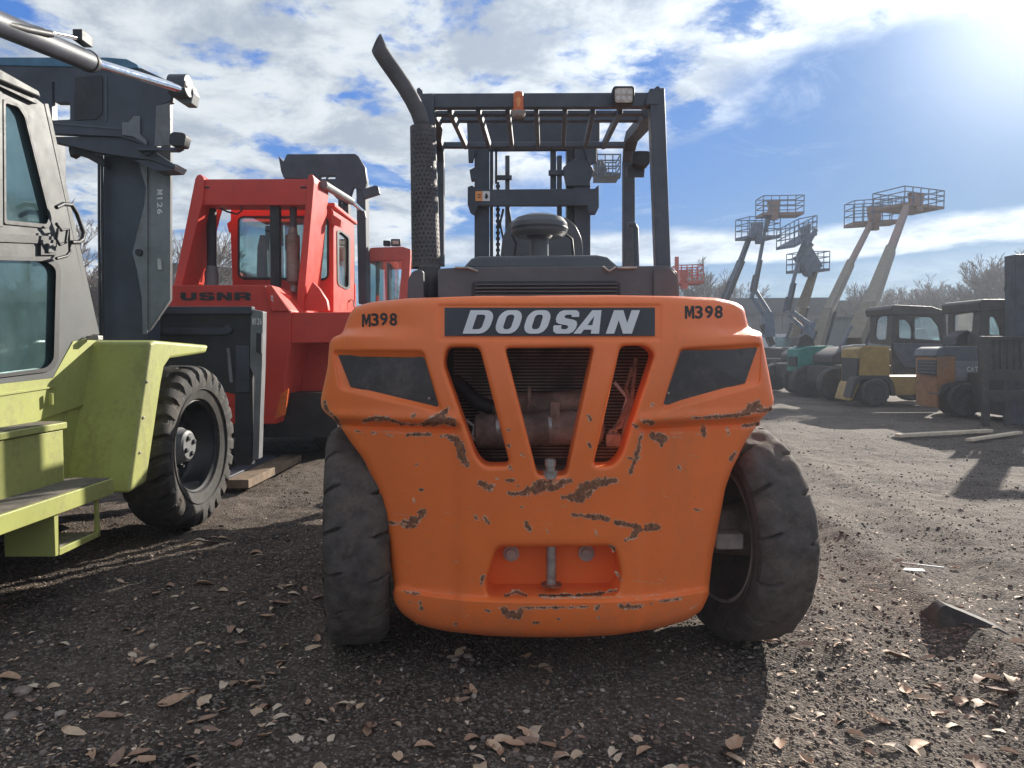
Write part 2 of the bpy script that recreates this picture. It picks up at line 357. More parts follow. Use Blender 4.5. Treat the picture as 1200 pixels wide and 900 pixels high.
def glyph(ch):
    """extended heavy capitals on a unit square: outer outline and holes"""
    def rr(x0, y0, x1, y1, r, n=6, left=True): 
        rl = r if left else .03
        out = []
        for cx, cy, a0, q in ((x1 - r, y1 - r * 1.1, 0, r), (x0 + rl, y1 - rl * 1.1, 90, rl), (x0 + rl, y0 + rl * 1.1, 180, rl), (x1 - r, y0 + r * 1.1, 270, r)):
            for k in range(n + 1): a = math.radians(a0 + 90 * k / n); out.append((cx + q * math.cos(a), cy + q * 1.1 * math.sin(a)))
        return out
    if ch == 'O': return rr(0, 0, 1, 1, .36), [rr(.33, .19, .67, .81, .13)]
    if ch == 'D': return rr(0, 0, 1, 1, .36, left=False), [rr(.32, .19, .68, .81, .13, left=False)]
    if ch == 'A': return [(0, 0), (.42, 1), (.78, 1), (1, 0), (.68, 0), (.65, .17), (.36, .17), (.29, 0)], [[(.43, .36), (.63, .36), (.58, .76)]]
    if ch == 'N': return [(0, 0), (0, 1), (.36, 1), (.68, .45), (.68, 1), (1, 1), (1, 0), (.66, 0), (.32, .57), (.32, 0)], []
    if ch == 'S': return [(.02, .36), (.02, .26), (.08, .09), (.24, 0), (.78, 0), (.93, .08), (1, .24), (1, .40), (.93, .53), (.80, .59), (.42, .66), (.36, .71), (.38, .79), (.46, .81), (.62, .81), (.66, .77), (.66, .71), (.98, .71), (.98, .76), (.92, .92), (.78, 1), (.24, 1), (.09, .93), (.02, .78), (.02, .62), (.09, .48), (.22, .42), (.60, .35), (.66, .29), (.63, .21), (.56, .19), (.42, .19), (.36, .24), (.35, .36)], []
    if ch == 'M': return [(0, 0), (0, 1), (.30, 1), (.5, .52), (.70, 1), (1, 1), (1, 0), (.76, 0), (.76, .60), (.56, .12), (.44, .12), (.24, .60), (.24, 0)], []
    if ch == 'U': return [(0, 1), (0, .28), (.08, .09), (.26, 0), (.74, 0), (.92, .09), (1, .28), (1, 1), (.67, 1), (.67, .34), (.60, .26), (.40, .26), (.33, .34), (.33, 1)], []
    if ch == 'R': return [(0, 0), (0, 1), (.80, 1), (.95, .90), (1, .72), (.96, .50), (.82, .42), (.95, .34), (.98, .2), (1, 0), (.67, 0), (.65, .22), (.58, .29), (.33, .29), (.33, 0)], [[(.33, .54), (.62, .54), (.67, .65), (.62, .75), (.33, .75)]]
def glyph_mb(ch, fn, slant=0.0):
    o_, h_ = glyph(ch); g = lambda x, y: fn(x * (1 - slant) + slant * y, y)
    return MB().plate(o_, h_, g, lambda x, y: g(x, y) + Vector((0, .004, 0)))
def stencil(ch, fn):
    if ch == 'M': return glyph_mb('M', fn)
    if ch == '1': return MB().add([fn(.3, 0), fn(.62, 0), fn(.62, 1), (fn(.38, 1)), fn(.1, .82), fn(.1, .68), fn(.3, .76)], [(0, 1, 2, 3, 4, 5, 6)])
    flip = ch == '9'; v, f = text_uv('6' if flip else ch, offset=0.026)
    m = MB(); m.add([fn(1 - a, 1 - b) if flip else fn(a, b) for a, b in v], f); return m
# ------------------------------------------------------------ value noise for the terrain
def vnoise(x, y, seed=0):
    xi = np.floor(x).astype(np.int64); yi = np.floor(y).astype(np.int64); xf = x - xi; yf = y - yi
    def h(a, b):
        k = (a * 374761393 + b * 668265263 + seed * 982451653) & 0xffffffff
        k = ((k ^ (k >> 13)) * 1274126177) & 0xffffffff
        return ((k ^ (k >> 16)) & 0xffff) / 65535.0
    u = xf * xf * (3 - 2 * xf); v = yf * yf * (3 - 2 * yf)
    return (h(xi, yi) * (1 - u) + h(xi + 1, yi) * u) * (1 - v) + (h(xi, yi + 1) * (1 - u) + h(xi + 1, yi + 1) * u) * v
def ground_h(x, y):
    x = np.asarray(x, float); y = np.asarray(y, float)
    h = (vnoise(x * 0.7, y * 0.7, 1) - .5) * 0.05 + (vnoise(x * 2.3, y * 2.3, 2) - .5) * 0.035 + (vnoise(x * 7, y * 7, 3) - .5) * 0.022 + (vnoise(x * 19, y * 19, 4) - .5) * 0.012 + (vnoise(x * 41, y * 41, 5) - .5) * 0.007
    # wheel ruts running away from the camera on the right
    r = 0
    for cx, wv in ((1.75, .22), (2.6, .25), (-1.35, .2)):
        c = cx + 0.16 * (y - 3) + 0.15 * np.sin(y * .5)
        d = (x - c) / wv; r = r - 0.042 * np.exp(-d * d) + 0.026 * np.exp(-(np.abs(d) - 1.7) ** 2 * 3)
    fade = np.clip((16 - y) / 8, 0, 1)
    h = h * (0.35 + 0.65 * fade) + r * fade
    flat = np.clip(1 - np.exp(-(((x - .17) / 1.2) ** 4 + ((y - 4.2) / 1.3) ** 4)), 0.25, 1)
    return h * flat - 0.012

t = NT(M_ORANGE.node_tree); b = t.n['Principled BSDF']; src = b.inputs['Base Color'].links[0].from_socket
v = t.node('ShaderNodeTexCoord').outputs['Object']
def stretched(sc, scale, det):
    mp = t.node('ShaderNodeMapping'); mp.inputs['Scale'].default_value = sc; t.link(v, mp.inputs[0]); return t.noise(mp.outputs[0], scale, det, 0.7, 0.2)
sc1 = t.ramp(stretched((1, 1, 14), 5, 5), .66, .72); sc2 = t.ramp(stretched((9, 1, 1.2), 6, 5), .66, .74)
blot = t.ramp(t.noise(v, 1.3, 5, .6), .45, .6)
c = t.mix(t.math('MULTIPLY', t.math('MULTIPLY', sc1, blot), .30), src, (0.92, 0.42, 0.20)); c = t.mix(t.math('MULTIPLY', sc2, .16), c, (0.50, 0.15, 0.05))
c = t.mix(t.math('MULTIPLY', t.ramp(t.noise(v, 38, 4, .6), .68, .72), .30), c, (0.45, 0.15, 0.06))
sz = t.node('ShaderNodeSeparateXYZ'); t.link(v, sz.inputs[0])
mud = t.math('MULTIPLY', t.math('SUBTRACT', 1.0, t.ramp(sz.outputs[2], .22, .50)), t.ramp(t.noise(v, 7, 8, .7), .40, .62))
c = t.mix(t.math('MULTIPLY', mud, .25), c, (0.42, 0.22, 0.13))
t.link(c, b.inputs['Base Color'])

# ============================================================ ground
def graded(a, b, st, far, g=1.12):
    xs = list(np.arange(a, b + st / 2, st)); d = st; x = b; up = []
    while x < far: d *= g; x += d; up.append(x)
    d = st; x = a; dn = []
    while x > -far: d *= g; x -= d; dn.append(x)
    return np.array(dn[::-1] + xs + up)
gx = graded(-4.6, 5.4, 0.032, 600); gy = graded(2.0, 11.5, 0.032, 600)
X, Yg = np.meshgrid(gx, gy); Z = ground_h(X, Yg)
nx, ny = len(gx), len(gy)
me = bpy.data.meshes.new('ground'); me.vertices.add(nx * ny)
me.vertices.foreach_set('co', np.stack([X, Yg, Z], -1).astype(np.float32).ravel())
i, j = np.meshgrid(np.arange(nx - 1), np.arange(ny - 1)); a = (j * nx + i).ravel()
q = np.stack([a, a + 1, a + nx + 1, a + nx], -1).astype(np.int32)
me.loops.add(q.size); me.loops.foreach_set('vertex_index', q.ravel()); me.polygons.add(len(q))
me.polygons.foreach_set('loop_start', np.arange(0, q.size, 4, dtype=np.int32)); me.polygons.foreach_set('loop_total', np.full(len(q), 4, np.int32))
me.update(calc_edges=True); me.shade_smooth()
gm = bpy.data.materials.new('ground_dirt'); gm.use_nodes = True; t = NT(gm.node_tree); b = t.n['Principled BSDF']
v = t.node('ShaderNodeTexCoord').outputs['Object']
big = t.noise(v, 0.35, 6, 0.6, 0.3); mid = t.noise(v, 3.0, 8, 0.65, 0.3); fine = t.noise(v, 45, 8, 0.7)
vo = t.node('ShaderNodeTexVoronoi'); vo.inputs['Scale'].default_value = 85; t.link(v, vo.inputs['Vector'])
vc = t.node('ShaderNodeSeparateColor'); t.link(vo.outputs['Color'], vc.inputs[0])
c = t.mix(t.ramp(mid, .35, .65), (0.030, 0.022, 0.017), (0.098, 0.072, 0.053))
c = t.mix(t.math('MULTIPLY', t.ramp(big, .46, .62), .75), c, (0.18, 0.14, 0.112))
c = t.mix(t.math('MULTIPLY', t.ramp(vc.outputs[0], .62, .90), 0.8), c, (0.27, 0.22, 0.18))
c = t.mix(t.math('MULTIPLY', t.ramp(vc.outputs[1], .6, .9), 0.6), c, (0.035, 0.030, 0.028))
c = t.mix(t.math('MULTIPLY', t.ramp(fine, .45, .75), 0.45), c, (0.24, 0.20, 0.17))
t.link(c, b.inputs['Base Color']); b.inputs['Roughness'].default_value = 0.9; b.inputs['Specular IOR Level'].default_value = 0.25
bp = t.node('ShaderNodeBump'); bp.inputs['Strength'].default_value = 0.9; bp.inputs['Distance'].default_value = 0.012
hh = t.math('ADD', t.math('MULTIPLY', vo.outputs['Distance'], -0.9), t.math('MULTIPLY', fine, 0.8)); t.link(hh, bp.inputs['Height']); t.link(bp.outputs[0], b.inputs['Normal'])
me.materials.append(gm); go = bpy.data.objects.new('ground', me); COL.objects.link(go); go['kind'] = 'structure'

# gravel: small stones scattered as one mass
def ico():
    p = (1 + 5 ** .5) / 2
    v = np.array([(-1, p, 0), (1, p, 0), (-1, -p, 0), (1, -p, 0), (0, -1, p), (0, 1, p), (0, -1, -p), (0, 1, -p), (p, 0, -1), (p, 0, 1), (-p, 0, -1), (-p, 0, 1)], float) / (1 + p * p) ** .5
    f = np.array([(0, 11, 5), (0, 5, 1), (0, 1, 7), (0, 7, 10), (0, 10, 11), (1, 5, 9), (5, 11, 4), (11, 10, 2), (10, 7, 6), (7, 1, 8), (3, 9, 4), (3, 4, 2), (3, 2, 6), (3, 6, 8), (3, 8, 9), (4, 9, 5), (2, 4, 11), (6, 2, 10), (8, 6, 7), (9, 8, 1)])
    return v, f
def np_mesh(name, co, tri, cols=None, mt=None, smooth=False):
    me = bpy.data.meshes.new(name); me.vertices.add(len(co)); me.vertices.foreach_set('co', co.astype(np.float32).ravel())
    me.loops.add(tri.size); me.loops.foreach_set('vertex_index', tri.astype(np.int32).ravel()); me.polygons.add(len(tri))
    me.polygons.foreach_set('loop_start', np.arange(0, tri.size, 3, dtype=np.int32)); me.polygons.foreach_set('loop_total', np.full(len(tri), 3, np.int32))
    me.update(calc_edges=True)
    if cols is not None:
        at = me.color_attributes.new('stone_colour', 'FLOAT_COLOR', 'POINT'); at.data.foreach_set('color', cols.astype(np.float32).ravel())
    if mt: me.materials.append(mt)
    return me
def vcmat(name, rough=.85):
    m = bpy.data.materials.new(name); m.use_nodes = True; t = NT(m.node_tree); b = t.n['Principled BSDF']
    at = t.node('ShaderNodeAttribute'); at.attribute_name = 'stone_colour'
    c = t.mix(0.55, at.outputs['Color'], t.mix(t.noise(t.node('ShaderNodeTexCoord').outputs['Object'], 120, 4), (0.4, 0.4, 0.4), (1.4, 1.4, 1.4)), 'MULTIPLY')
    t.link(c, b.inputs['Base Color']); b.inputs['Roughness'].default_value = rough; return m
M_STONE = vcmat('gravel_stone'); M_LEAF = vcmat('dry_leaf', .7)
N = 52000
yy = 2.35 * (1 / (1 - rng.random(N) * (1 - 2.35 / 15.0)))
fx = rng.uniform(-0.78, 0.78, N); xx = fx * yy
clump = vnoise(xx * 1.6, yy * 1.6, 11) + .5 * vnoise(xx * 5, yy * 5, 12)
keep = clump > rng.uniform(.25, 1.1, N); xx, yy = xx[keep], yy[keep]; N = len(xx)
sz = np.exp(rng.normal(math.log(0.0042), .5, N)) * (0.8 + yy * .06); sz = np.clip(sz, .002, .022)
iv, itf = ico()
co = iv[None] * (1 + rng.uniform(-.28, .28, (N, 12, 1))) * sz[:, None, None] * rng.uniform(.6, 1.3, (N, 1, 3))
co[..., 2] *= .7
co[..., 0] += xx[:, None]; co[..., 1] += yy[:, None]; co[..., 2] += (ground_h(xx, yy) + sz * .25)[:, None]
base = np.array([(.125, .092, .068), (.078, .060, .046), (.20, .16, .135), (.15, .10, .07), (.40, .33, .27)])
cc = base[rng.choice(5, N, p=[.33, .25, .23, .11, .08])] * rng.uniform(.7, 1.25, (N, 1))
cols = np.concatenate([np.repeat(cc[:, None], 12, 1), np.ones((N, 12, 1))], -1)
tri = (itf[None] + (np.arange(N) * 12)[:, None, None]).reshape(-1, 3)
o = bpy.data.objects.new('gravel', np_mesh('gravel', co.reshape(-1, 3), tri, cols.reshape(-1, 4), M_STONE)); COL.objects.link(o)
tag(o, 'loose brown and grey gravel scattered over the dark dirt yard', 'gravel'); o['kind'] = 'stuff'

# leaf litter
LEAFC = np.array([(.52, .32, .20), (.62, .44, .29), (.38, .23, .15), (.66, .52, .38), (.32, .20, .14)])
def leaf_arrays(n, L, Wd, curl, rs):
    """one curled leaf: 2 x 5 strip with a mid vein"""
    ts = np.linspace(0, 1, 7); wv = np.sin(np.pi * ts ** .8) ** .8 * Wd * .5; v = []
    b1, b2 = rs.uniform(-1.2, 1.2) * curl, rs.uniform(.3, 1.6) * curl; tw = rs.uniform(-.8, .8) * curl
    for i, tt in enumerate(ts):
        x = (tt - .5) * L; z = b1 * L * (tt - .5) ** 2 * 1.6; 
        for sgn in (-1, 0, 1):
            yv = sgn * wv[i] * rs.uniform(.85, 1.1); v.append((x, yv, z + abs(yv) * b2 * .8 + yv * tw * (tt - .5)))
    f = []
    for i in range(6):
        for s_ in (0, 1):
            a = i * 3 + s_; f += [(a, a + 3, a + 4), (a, a + 4, a + 1)]
    return np.array(v), np.array(f)
rs = np.random.default_rng(5)
leafmeshes = []
for k in range(10):
    v, f = leaf_arrays(0, .10, .045, .55, rs)
    c = LEAFC[k % 5] * 1.0; cols = np.concatenate([np.repeat(c[None], len(v), 0) * rs.uniform(.85, 1.1, (len(v), 1)), np.ones((len(v), 1))], 1)
    leafmeshes.append(np_mesh('fallen_leaf', v, f, cols, M_LEAF))
spots = [(205,818,1.7,10),(240,812,1.2,80),(243,828,1.0,20),(262,793,1,100),(274,790,1,60),(297,790,.9,30),(300,828,1.2,140),(312,822,1,50),(328,843,.9,10),(138,880,1.3,95),(172,884,1.2,150),(88,866,1.1,10),(128,847,1.3,35),(75,755,.9,5),(158,764,1.1,10),(165,776,1,60),(180,778,.9,20),(273,742,1,75),(281,741,1,110),(283,754,.9,5),(313,727,1,5),(284,714,1,80),(328,711,1.2,30),(343,697,1,20),(332,691,.9,0),(240,684,1.4,15),(260,691,1,0),(200,688,.8,0),(205,700,.8,0),(375,696,1,30),(371,744,1,100),(367,755,1,20),(330,767,1,60),(40,800,1.2,30),(38,812,1.1,110),(12,790,1.3,10),(60,798,1,20),(300,650,1.4,5),(235,630,1.2,5),(248,633,1.2,20),(225,637,1,0),(262,628,1,10),(430,852,1,100),(404,822,.9,10),(413,822,1,70),(498,870,1,20),(563,893,1.3,100),(555,858,1.1,20),(628,846,1.3,60),(617,862,1.2,10),(600,868,1.2,160),(590,860,1.1,30),(640,866,1.1,140),(625,856,1.2,90),(668,850,.8,60),(755,873,.9,30),(636,778,1,15),(640,783,.9,150),(527,768,1.2,150),(548,808,.9,60),(553,806,.9,110),(540,762,1.1,60),(1048,760,1.6,10),(1060,758,1.3,170),(1152,785,1.6,30),(1165,792,1.3,160),(1185,795,1.6,70),(1130,806,1.5,10),(1150,808,1.5,20),(1175,806,1.5,150),(1062,800,1.3,70),(1080,805,1.2,120),(1105,820,1.1,10),(1120,832,1.1,10),(985,838,1.2,20),(1080,868,1.5,30),(1072,872,1.3,100),(905,750,1.4,5),(885,749,1.4,15),(945,755,1.1,5),(860,875,1.6,60),(857,885,1.5,120),(915,865,1.2,70),(960,830,1,20),(1150,880,1.2,110),(1195,760,1.3,5),(985,760,1,0),(1100,790,1.3,120),(1195,690,1.1,0),(1052,662,1,0),(1120,656,.8,0)]
k = 0
for (px, py, s_, ang) in spots + [(float(rng.uniform(-10, 1210)), float(840 + 60 * rng.random()), 0.8 + .5 * rng.random(), float(rng.uniform(0, 180))) for _ in range(26)] + [(float(rng.uniform(870, 1200)), float(700 + 190 * rng.random()), 0.5 + .4 * rng.random(), float(rng.uniform(0, 180))) for _ in range(30)] + [(float(np.clip(c_[0] + rng.normal(0, 26), 5, 870)), float(np.clip(c_[1] + rng.normal(0, 13), 615, 897)), 0.45 + .45 * rng.random(), float(rng.uniform(0, 180))) for c_ in [spots[int(q_)] for q_ in rng.integers(0, 62, 95)]]:
    g = G(px, py); z = float(ground_h(g.x, g.y)); o = bpy.data.objects.new('fallen_leaf', leafmeshes[k % 10]); COL.objects.link(o); k += 1
    o.location = (g.x, g.y, z + .006); o.rotation_euler = (rng.uniform(-.3, .3), rng.uniform(-.3, .3), math.radians(ang)); o.scale = [s_ * (.84 if g.y < 4 else .95)] * 3
    colr = ['reddish brown', 'light tan', 'dark brown', 'straw coloured', 'deep brown'][(k - 1) % 5]; shp = ['curled', 'flatter'][(k - 1) // 5 % 2]
    szw = 'small' if s_ < .95 else ('large' if s_ > 1.25 else 'medium')
    ori = ['lying crosswise', 'lying slantwise', 'pointing away'][0 if ang % 180 < 30 or ang % 180 > 150 else 2 if 65 < ang % 180 < 115 else 1]
    reg = ('near the bottom left corner' if px < 130 and py > 740 else 'at bottom left' if px < 250 and py > 780 else 'left of the left rear tyre' if px < 372 and py < 770 else 'below the left rear tyre' if px < 470 else
           'right in front of the bumper' if px < 640 and py > 800 else 'below the right half of the bumper' if px < 800 and py > 800 else 'just under the orange bumper' if px < 800 else
           'beside the right rear tyre' if px < 950 and py < 790 else 'in the sunlit bottom right' if py > 840 else 'near the black rubber scrap' if px > 1040 else 'right of the right rear tyre')
    tag(o, szw + ' ' + shp + ' ' + colr + ' dry leaf ' + ori + ' ' + reg, 'leaf', 'dry leaves scattered on the ground')
# fine fragments of leaf and straw
n = 9000; yy = 2.4 * (1 / (1 - rng.random(n) * (1 - 2.4 / 8.5))); fx = rng.uniform(-.78, .8, n) ; xx = fx * yy
den = np.where(fx > .28, 1.0, .55) * np.clip(vnoise(xx * 1.2, yy * 1.2, 31) * 1.7 - .35, 0, 1); kp = rng.random(n) < den; xx, yy = xx[kp], yy[kp]; n = len(xx)
L = rng.uniform(.008, .038, n); Wd = L * rng.uniform(.12, .6, n); th = rng.uniform(0, 6.28, n); zz = ground_h(xx, yy) + .006
ux = np.stack([np.cos(th), np.sin(th)], -1); uy = np.stack([-np.sin(th), np.cos(th)], -1)
pts = []
for (a_, b_, hz) in ((-1, 0, 0.), (0, 1, .35), (1, 0, .15), (0, -1, .25), (0, 0, .05)):
    p2 = np.stack([xx, yy], -1) + ux * (a_ * L[:, None] * .5) + uy * (b_ * Wd[:, None] * .5); pts.append(np.concatenate([p2, (zz + hz * Wd + rng.uniform(0, .004, n))[:, None]], -1))
co = np.stack(pts, 1); tf = np.array([(0, 4, 1), (1, 4, 2), (2, 4, 3), (3, 4, 0)])
cc = LEAFC[rng.choice(5, n)] * rng.uniform(.8, 1.4, (n, 1)); cols = np.concatenate([np.repeat(cc[:, None], 5, 1), np.ones((n, 5, 1))], -1)
tri = (tf[None] + (np.arange(n) * 5)[:, None, None]).reshape(-1, 3)
o = bpy.data.objects.new('leaf_litter', np_mesh('leaf_litter', co.reshape(-1, 3), tri, cols.reshape(-1, 4), M_LEAF)); COL.objects.link(o)
tag(o, 'fine crumbled leaf and straw litter spread over the gravel', 'leaf litter'); o['kind'] = 'stuff'

# ============================================================ the orange forklift
fk = thing('forklift', 'large orange forklift seen from behind, with a chipped rear counterweight, nearest of all machines', 'forklift', (0.17, 4.2, 0))
CWO = [(435,354),(417,359),(410,367),(404,383),(401,391),(390,395.5),(386,402),(384,430),(376,467),(376,477),(382,485),(391,491),(399,500),(410,517),(427,540),(445,580),(450,610),(457,657),(462,688),(460,697),(463,708),(472,720),(490,732),(520,739.5),(570,745),(620,747),(670,747),(720,744.5),(770,737),(805,727),(822,716),(831,697),(831,687),(835,652),(842,615),(850,572),(857,552),(872,520),(890,494),(905,477),(907,469),(901,437),(892,390),(886,387),(877,384),(872,361),(862,354),(840,349),(790,347),(715,346),(640,346.5),(560,347),(480,349.5)]
CWO = rnd(CWO, 5, 3)
H_L = rnd([(524,407),(562,407),(598,546),(568,546),(558,534),(520,427)], 8, 6)
H_C = rnd([(592,408),(696,407),(664,557),(630,557)], 6, 5)
H_R = rnd([(727,405.5),(756,405),(767,415),(728,534),(717,546),(695,546)], 7, 6)
POCK_L = rnd([(391,411),(496,412),(517,482),(399,455)], 5, 4)
POCK_R = rnd([(797,409),(892,403),(890,449),(775,481)], 5, 4)
POCK_B = rnd([(582,641),(720,640),(728,670),(724,697),(572,699),(569,683)], 9, 5)
HOLES = [H_L, H_C, H_R, POCK_L, POCK_R, POCK_B]
def segd(p, loop):
    """distance of points p (n,2) to a closed loop"""
    L = np.array(loop, float); A = L; B = np.roll(L, -1, 0); d = np.full(len(p), 1e9)
    for a, b in zip(A, B):
        ab = b - a; l2 = (ab ** 2).sum() + 1e-12; t = np.clip(((p - a) @ ab) / l2, 0, 1); q = a + t[:, None] * ab
        d = np.minimum(d, np.hypot(*(p - q).T))
    return d
def sstep(a, b, x): t = np.clip((x - a) / (b - a), 0, 1); return t * t * (3 - 2 * t)
FRAME = [(513,357),(775,357),(773,398),(517,399)]
def creaseY(px): return np.where(px < 645, 497 + (px - 391) * 0.035, 502 - (px - 752) * 0.055)
def lipY(px): u = (px - 648) / 185.0; return 706 - 15 * np.abs(u) ** 3
def inpoly_np(p, poly):
    p = np.asarray(p, float); c = np.zeros(len(p), bool); n = len(poly); j = n - 1
    for i in range(n):
        xi, yi = poly[i][0], poly[i][1]; xj, yj = poly[j][0], poly[j][1]
        if yi != yj: c ^= ((yi > p[:, 1]) != (yj > p[:, 1])) & (p[:, 0] < (xj - xi) * (p[:, 1] - yi) / (yj - yi) + xi)
        j = i
    return c
def depth(p):
    p = np.atleast_2d(np.array(p, float)); px, py = p[:, 0], p[:, 1]; u = (px - 645) / 265.0
    Y = 2.98 + 0.34 * np.abs(u) ** 2.4
    Y = Y + 0.10 * (np.clip(470 - py, 0, 200) / 120) ** 2 + 0.05 * np.clip(py - 500, 0, 300) / 200
    # shoulders of the top band step back near the ends
    w = sstep(.50, .86, np.abs(u)); Y = Y + 0.07 * w * (1 - sstep(384, 395, py))
    # wings overhang the lower body along a ledge
    side = sstep(100, 112, np.abs(px - 643)); cr = creaseY(px)
    Y = Y + side * (0.045 * sstep(cr - 7, cr + 1, py) - 0.012 * np.exp(-((py - cr + 11) / 5) ** 2) - 0.020 * sstep(cr + 2, cr + 7, py))
    # bumper lip
    lp = lipY(px); Y = Y - 0.03 * sstep(lp - 6, lp + 1, py) + 0.055 * (np.clip(py - lp - 8, 0, 60) / 40) ** 2
    # sunk panel for the nameplate
    fr = np.minimum(np.minimum(px - 513, 775 - px), np.minimum(py - 356.5, 399 - py)); Y = Y + 0.010 * sstep(-1.5, 2.5, fr)
    # cast, rounded edges
    d = segd(p, CWO); r = 9.0; k = np.clip(1 - d / r, 0, 1); Y = Y + 0.036 * (1 - np.sqrt(np.clip(1 - k * k, 0, 1)))
    for h, r, a in ((H_L, 6, .021), (H_C, 5, .017), (H_R, 6, .021), (POCK_L, 4, .012), (POCK_R, 4, .012), (POCK_B, 6, .022)):
        d = segd(p, h); k = np.clip(1 - d / r, 0, 1); Y = Y + a * (1 - np.sqrt(np.clip(1 - k * k, 0, 1)))
    # faint unevenness of the casting
    Y = Y + 0.0025 * (vnoise(px / 34, py / 34, 71) - .5) + 0.0012 * (vnoise(px / 11, py / 11, 72) - .5)
    return Y
def surf(px, py, off=0.0):
    return P(px, py, float(depth([(px, py)])[0]) - off)
def build_cw():
    loops = [resample(l, 3.2) for l in [CWO] + HOLES]; pts = []; edges = []
    for l in loops:
        b0 = len(pts); pts += l; n = len(l); edges += [(b0 + i, b0 + (i + 1) % n) for i in range(n)]
    nb = len(pts); extra = []
    def ring(l, ds, sgn):
        L = np.array(l); T = np.roll(L, -1, 0) - np.roll(L, 1, 0); T /= np.hypot(*T.T)[:, None] + 1e-9; Nn = np.stack([-T[:, 1], T[:, 0]], -1)
        c = L[0] + Nn[0] * 1.0
        ins = inside(c[0], c[1], l); s_ = sgn * (1 if ins else -1)
        for d in ds: extra.extend([tuple(q) for q in (L + Nn * d * s_)])
    ring(loops[0], (.8, 2, 4, 6.5, 9.5, 13), 1)
    for l, ds in zip(loops[1:], [(.6, 1.5, 3, 5, 7, 9)] * 3 + [(.5, 1.2, 2.5, 4.2)] * 2 + [(.6, 1.5, 3, 5)]): ring(l, ds, -1)
    for px in np.arange(376, 908, 4.0):
        cr = float(creaseY(np.array([px]))[0]); lp = float(lipY(np.array([px]))[0])
        if abs(px - 643) > 98: extra += [(px, cr + d) for d in (-17, -11, -7.5, -4, -1.5, 1.5, 4, 7, 10)]
        extra += [(px, lp + d) for d in (-7, -4.5, -2, .8, 3)]
        if 508 < px < 780: extra += [(px, 356.5 + d) for d in (-2, 0, 2, 3.4)] + [(px, 399 + d) for d in (-3.4, -2, 0, 2)]
        if px < 450 or px > 840: extra += [(px, 383), (px, 386.5), (px, 390), (px, 393), (px, 396)]
    for py in np.arange(357, 400, 4.0): extra += [(x, py) for x in (511, 513, 515, 517, 771, 773, 775, 777)]
    extra += [(x + (3.5 if int(y / 7) % 2 else 0), y) for x in np.arange(372, 912, 7.0) for y in np.arange(344, 750, 7.0)]
    E = np.array(extra); D0 = segd(E, loops[0]); ok = inpoly_np(E, loops[0]) & (D0 > .6)
    for l in loops[1:]: ok &= (~inpoly_np(E, l)) & (segd(E, l) > .45)
    E = E[ok]; seen = set(); ex = []
    for a, b_ in E:
        k = (round(a / 1.1), round(b_ / 1.1))
        if k in seen: continue
        seen.add(k); ex.append((a, b_))
    allp = [Vector(p) for p in pts + ex]
    ov, oe, of = delaunay_2d_cdt(allp, edges, [], 0, 1e-5)[:3]
    A = np.array([(v[0], v[1]) for v in ov]); Y = depth(A)
    m = MB(); vs = [P(a[0], a[1], y) for a, y in zip(A, Y)]; fs = []
    C = np.array([A[list(t)].mean(0) for t in of]); ok = inpoly_np(C, loops[0])
    for l in loops[1:]: ok &= ~inpoly_np(C, l)
    fs = [tuple(t) for t, o_ in zip(of, ok) if o_]
    m.add(vs, fs)
    # walls straight back
    def wall(l, back, tgt=None, last=None):
        pts3 = [P(a, b_, y) for (a, b_), y in zip(l, depth(l))]; n = len(l)
        q = [Vector((p.x, p.y + back, p.z)) for p in pts3] if tgt is None else tgt
        m.add(pts3 + q, [(i, (i + 1) % n, (i + 1) % n + n, i + n) for i in range(n)])
        return q
    wall(loops[0], .42)
    for l in loops[1:4]: wall(l, .11)
    # headlight pockets: walls slope in to the smaller dark panel
    for l, inner in ((loops[4], [(398,417.5),(497,419),(514.5,477),(412,452.5)]), (loops[5], [(798.5,411),(886,409),(872,448),(776,475)])):
        cen = np.mean(inner, 0); co_ = np.mean(l, 0); tg = []
        irs = rnd(inner, 4, 4)
        for a, b_ in l:
            an = math.atan2(b_ - co_[1], a - co_[0]); best = None
            ir = irs; dvec = (math.cos(an), math.sin(an)); tt = 0
            for i in range(len(ir)):
                x1, y1 = ir[i][0] - co_[0], ir[i][1] - co_[1]; x2, y2 = ir[(i + 1) % len(ir)][0] - co_[0], ir[(i + 1) % len(ir)][1] - co_[1]
                dd = dvec[0] * (y2 - y1) - dvec[1] * (x2 - x1)
                if abs(dd) < 1e-9: continue
                tq = (x1 * (y2 - y1) - y1 * (x2 - x1)) / dd; sq = (x1 * dvec[1] - y1 * dvec[0]) / dd
                if tq > 0 and -1e-6 <= sq <= 1 + 1e-6: tt = max(tt, tq)
            ix, iy = co_[0] + dvec[0] * tt, co_[1] + dvec[1] * tt
            tg.append(P(ix, iy, float(depth([(ix, iy)])[0]) + .035))
        q = wall(l, 0, tg)
    # tow pocket with a back wall and a sloped floor
    q = wall(loops[6], .16); m.add([x + Vector((0, 0, 0)) for x in q], [tuple(range(len(q)))])
    return m.build('counterweight', M_ORANGE, fk, smooth=42)
cw = build_cw()
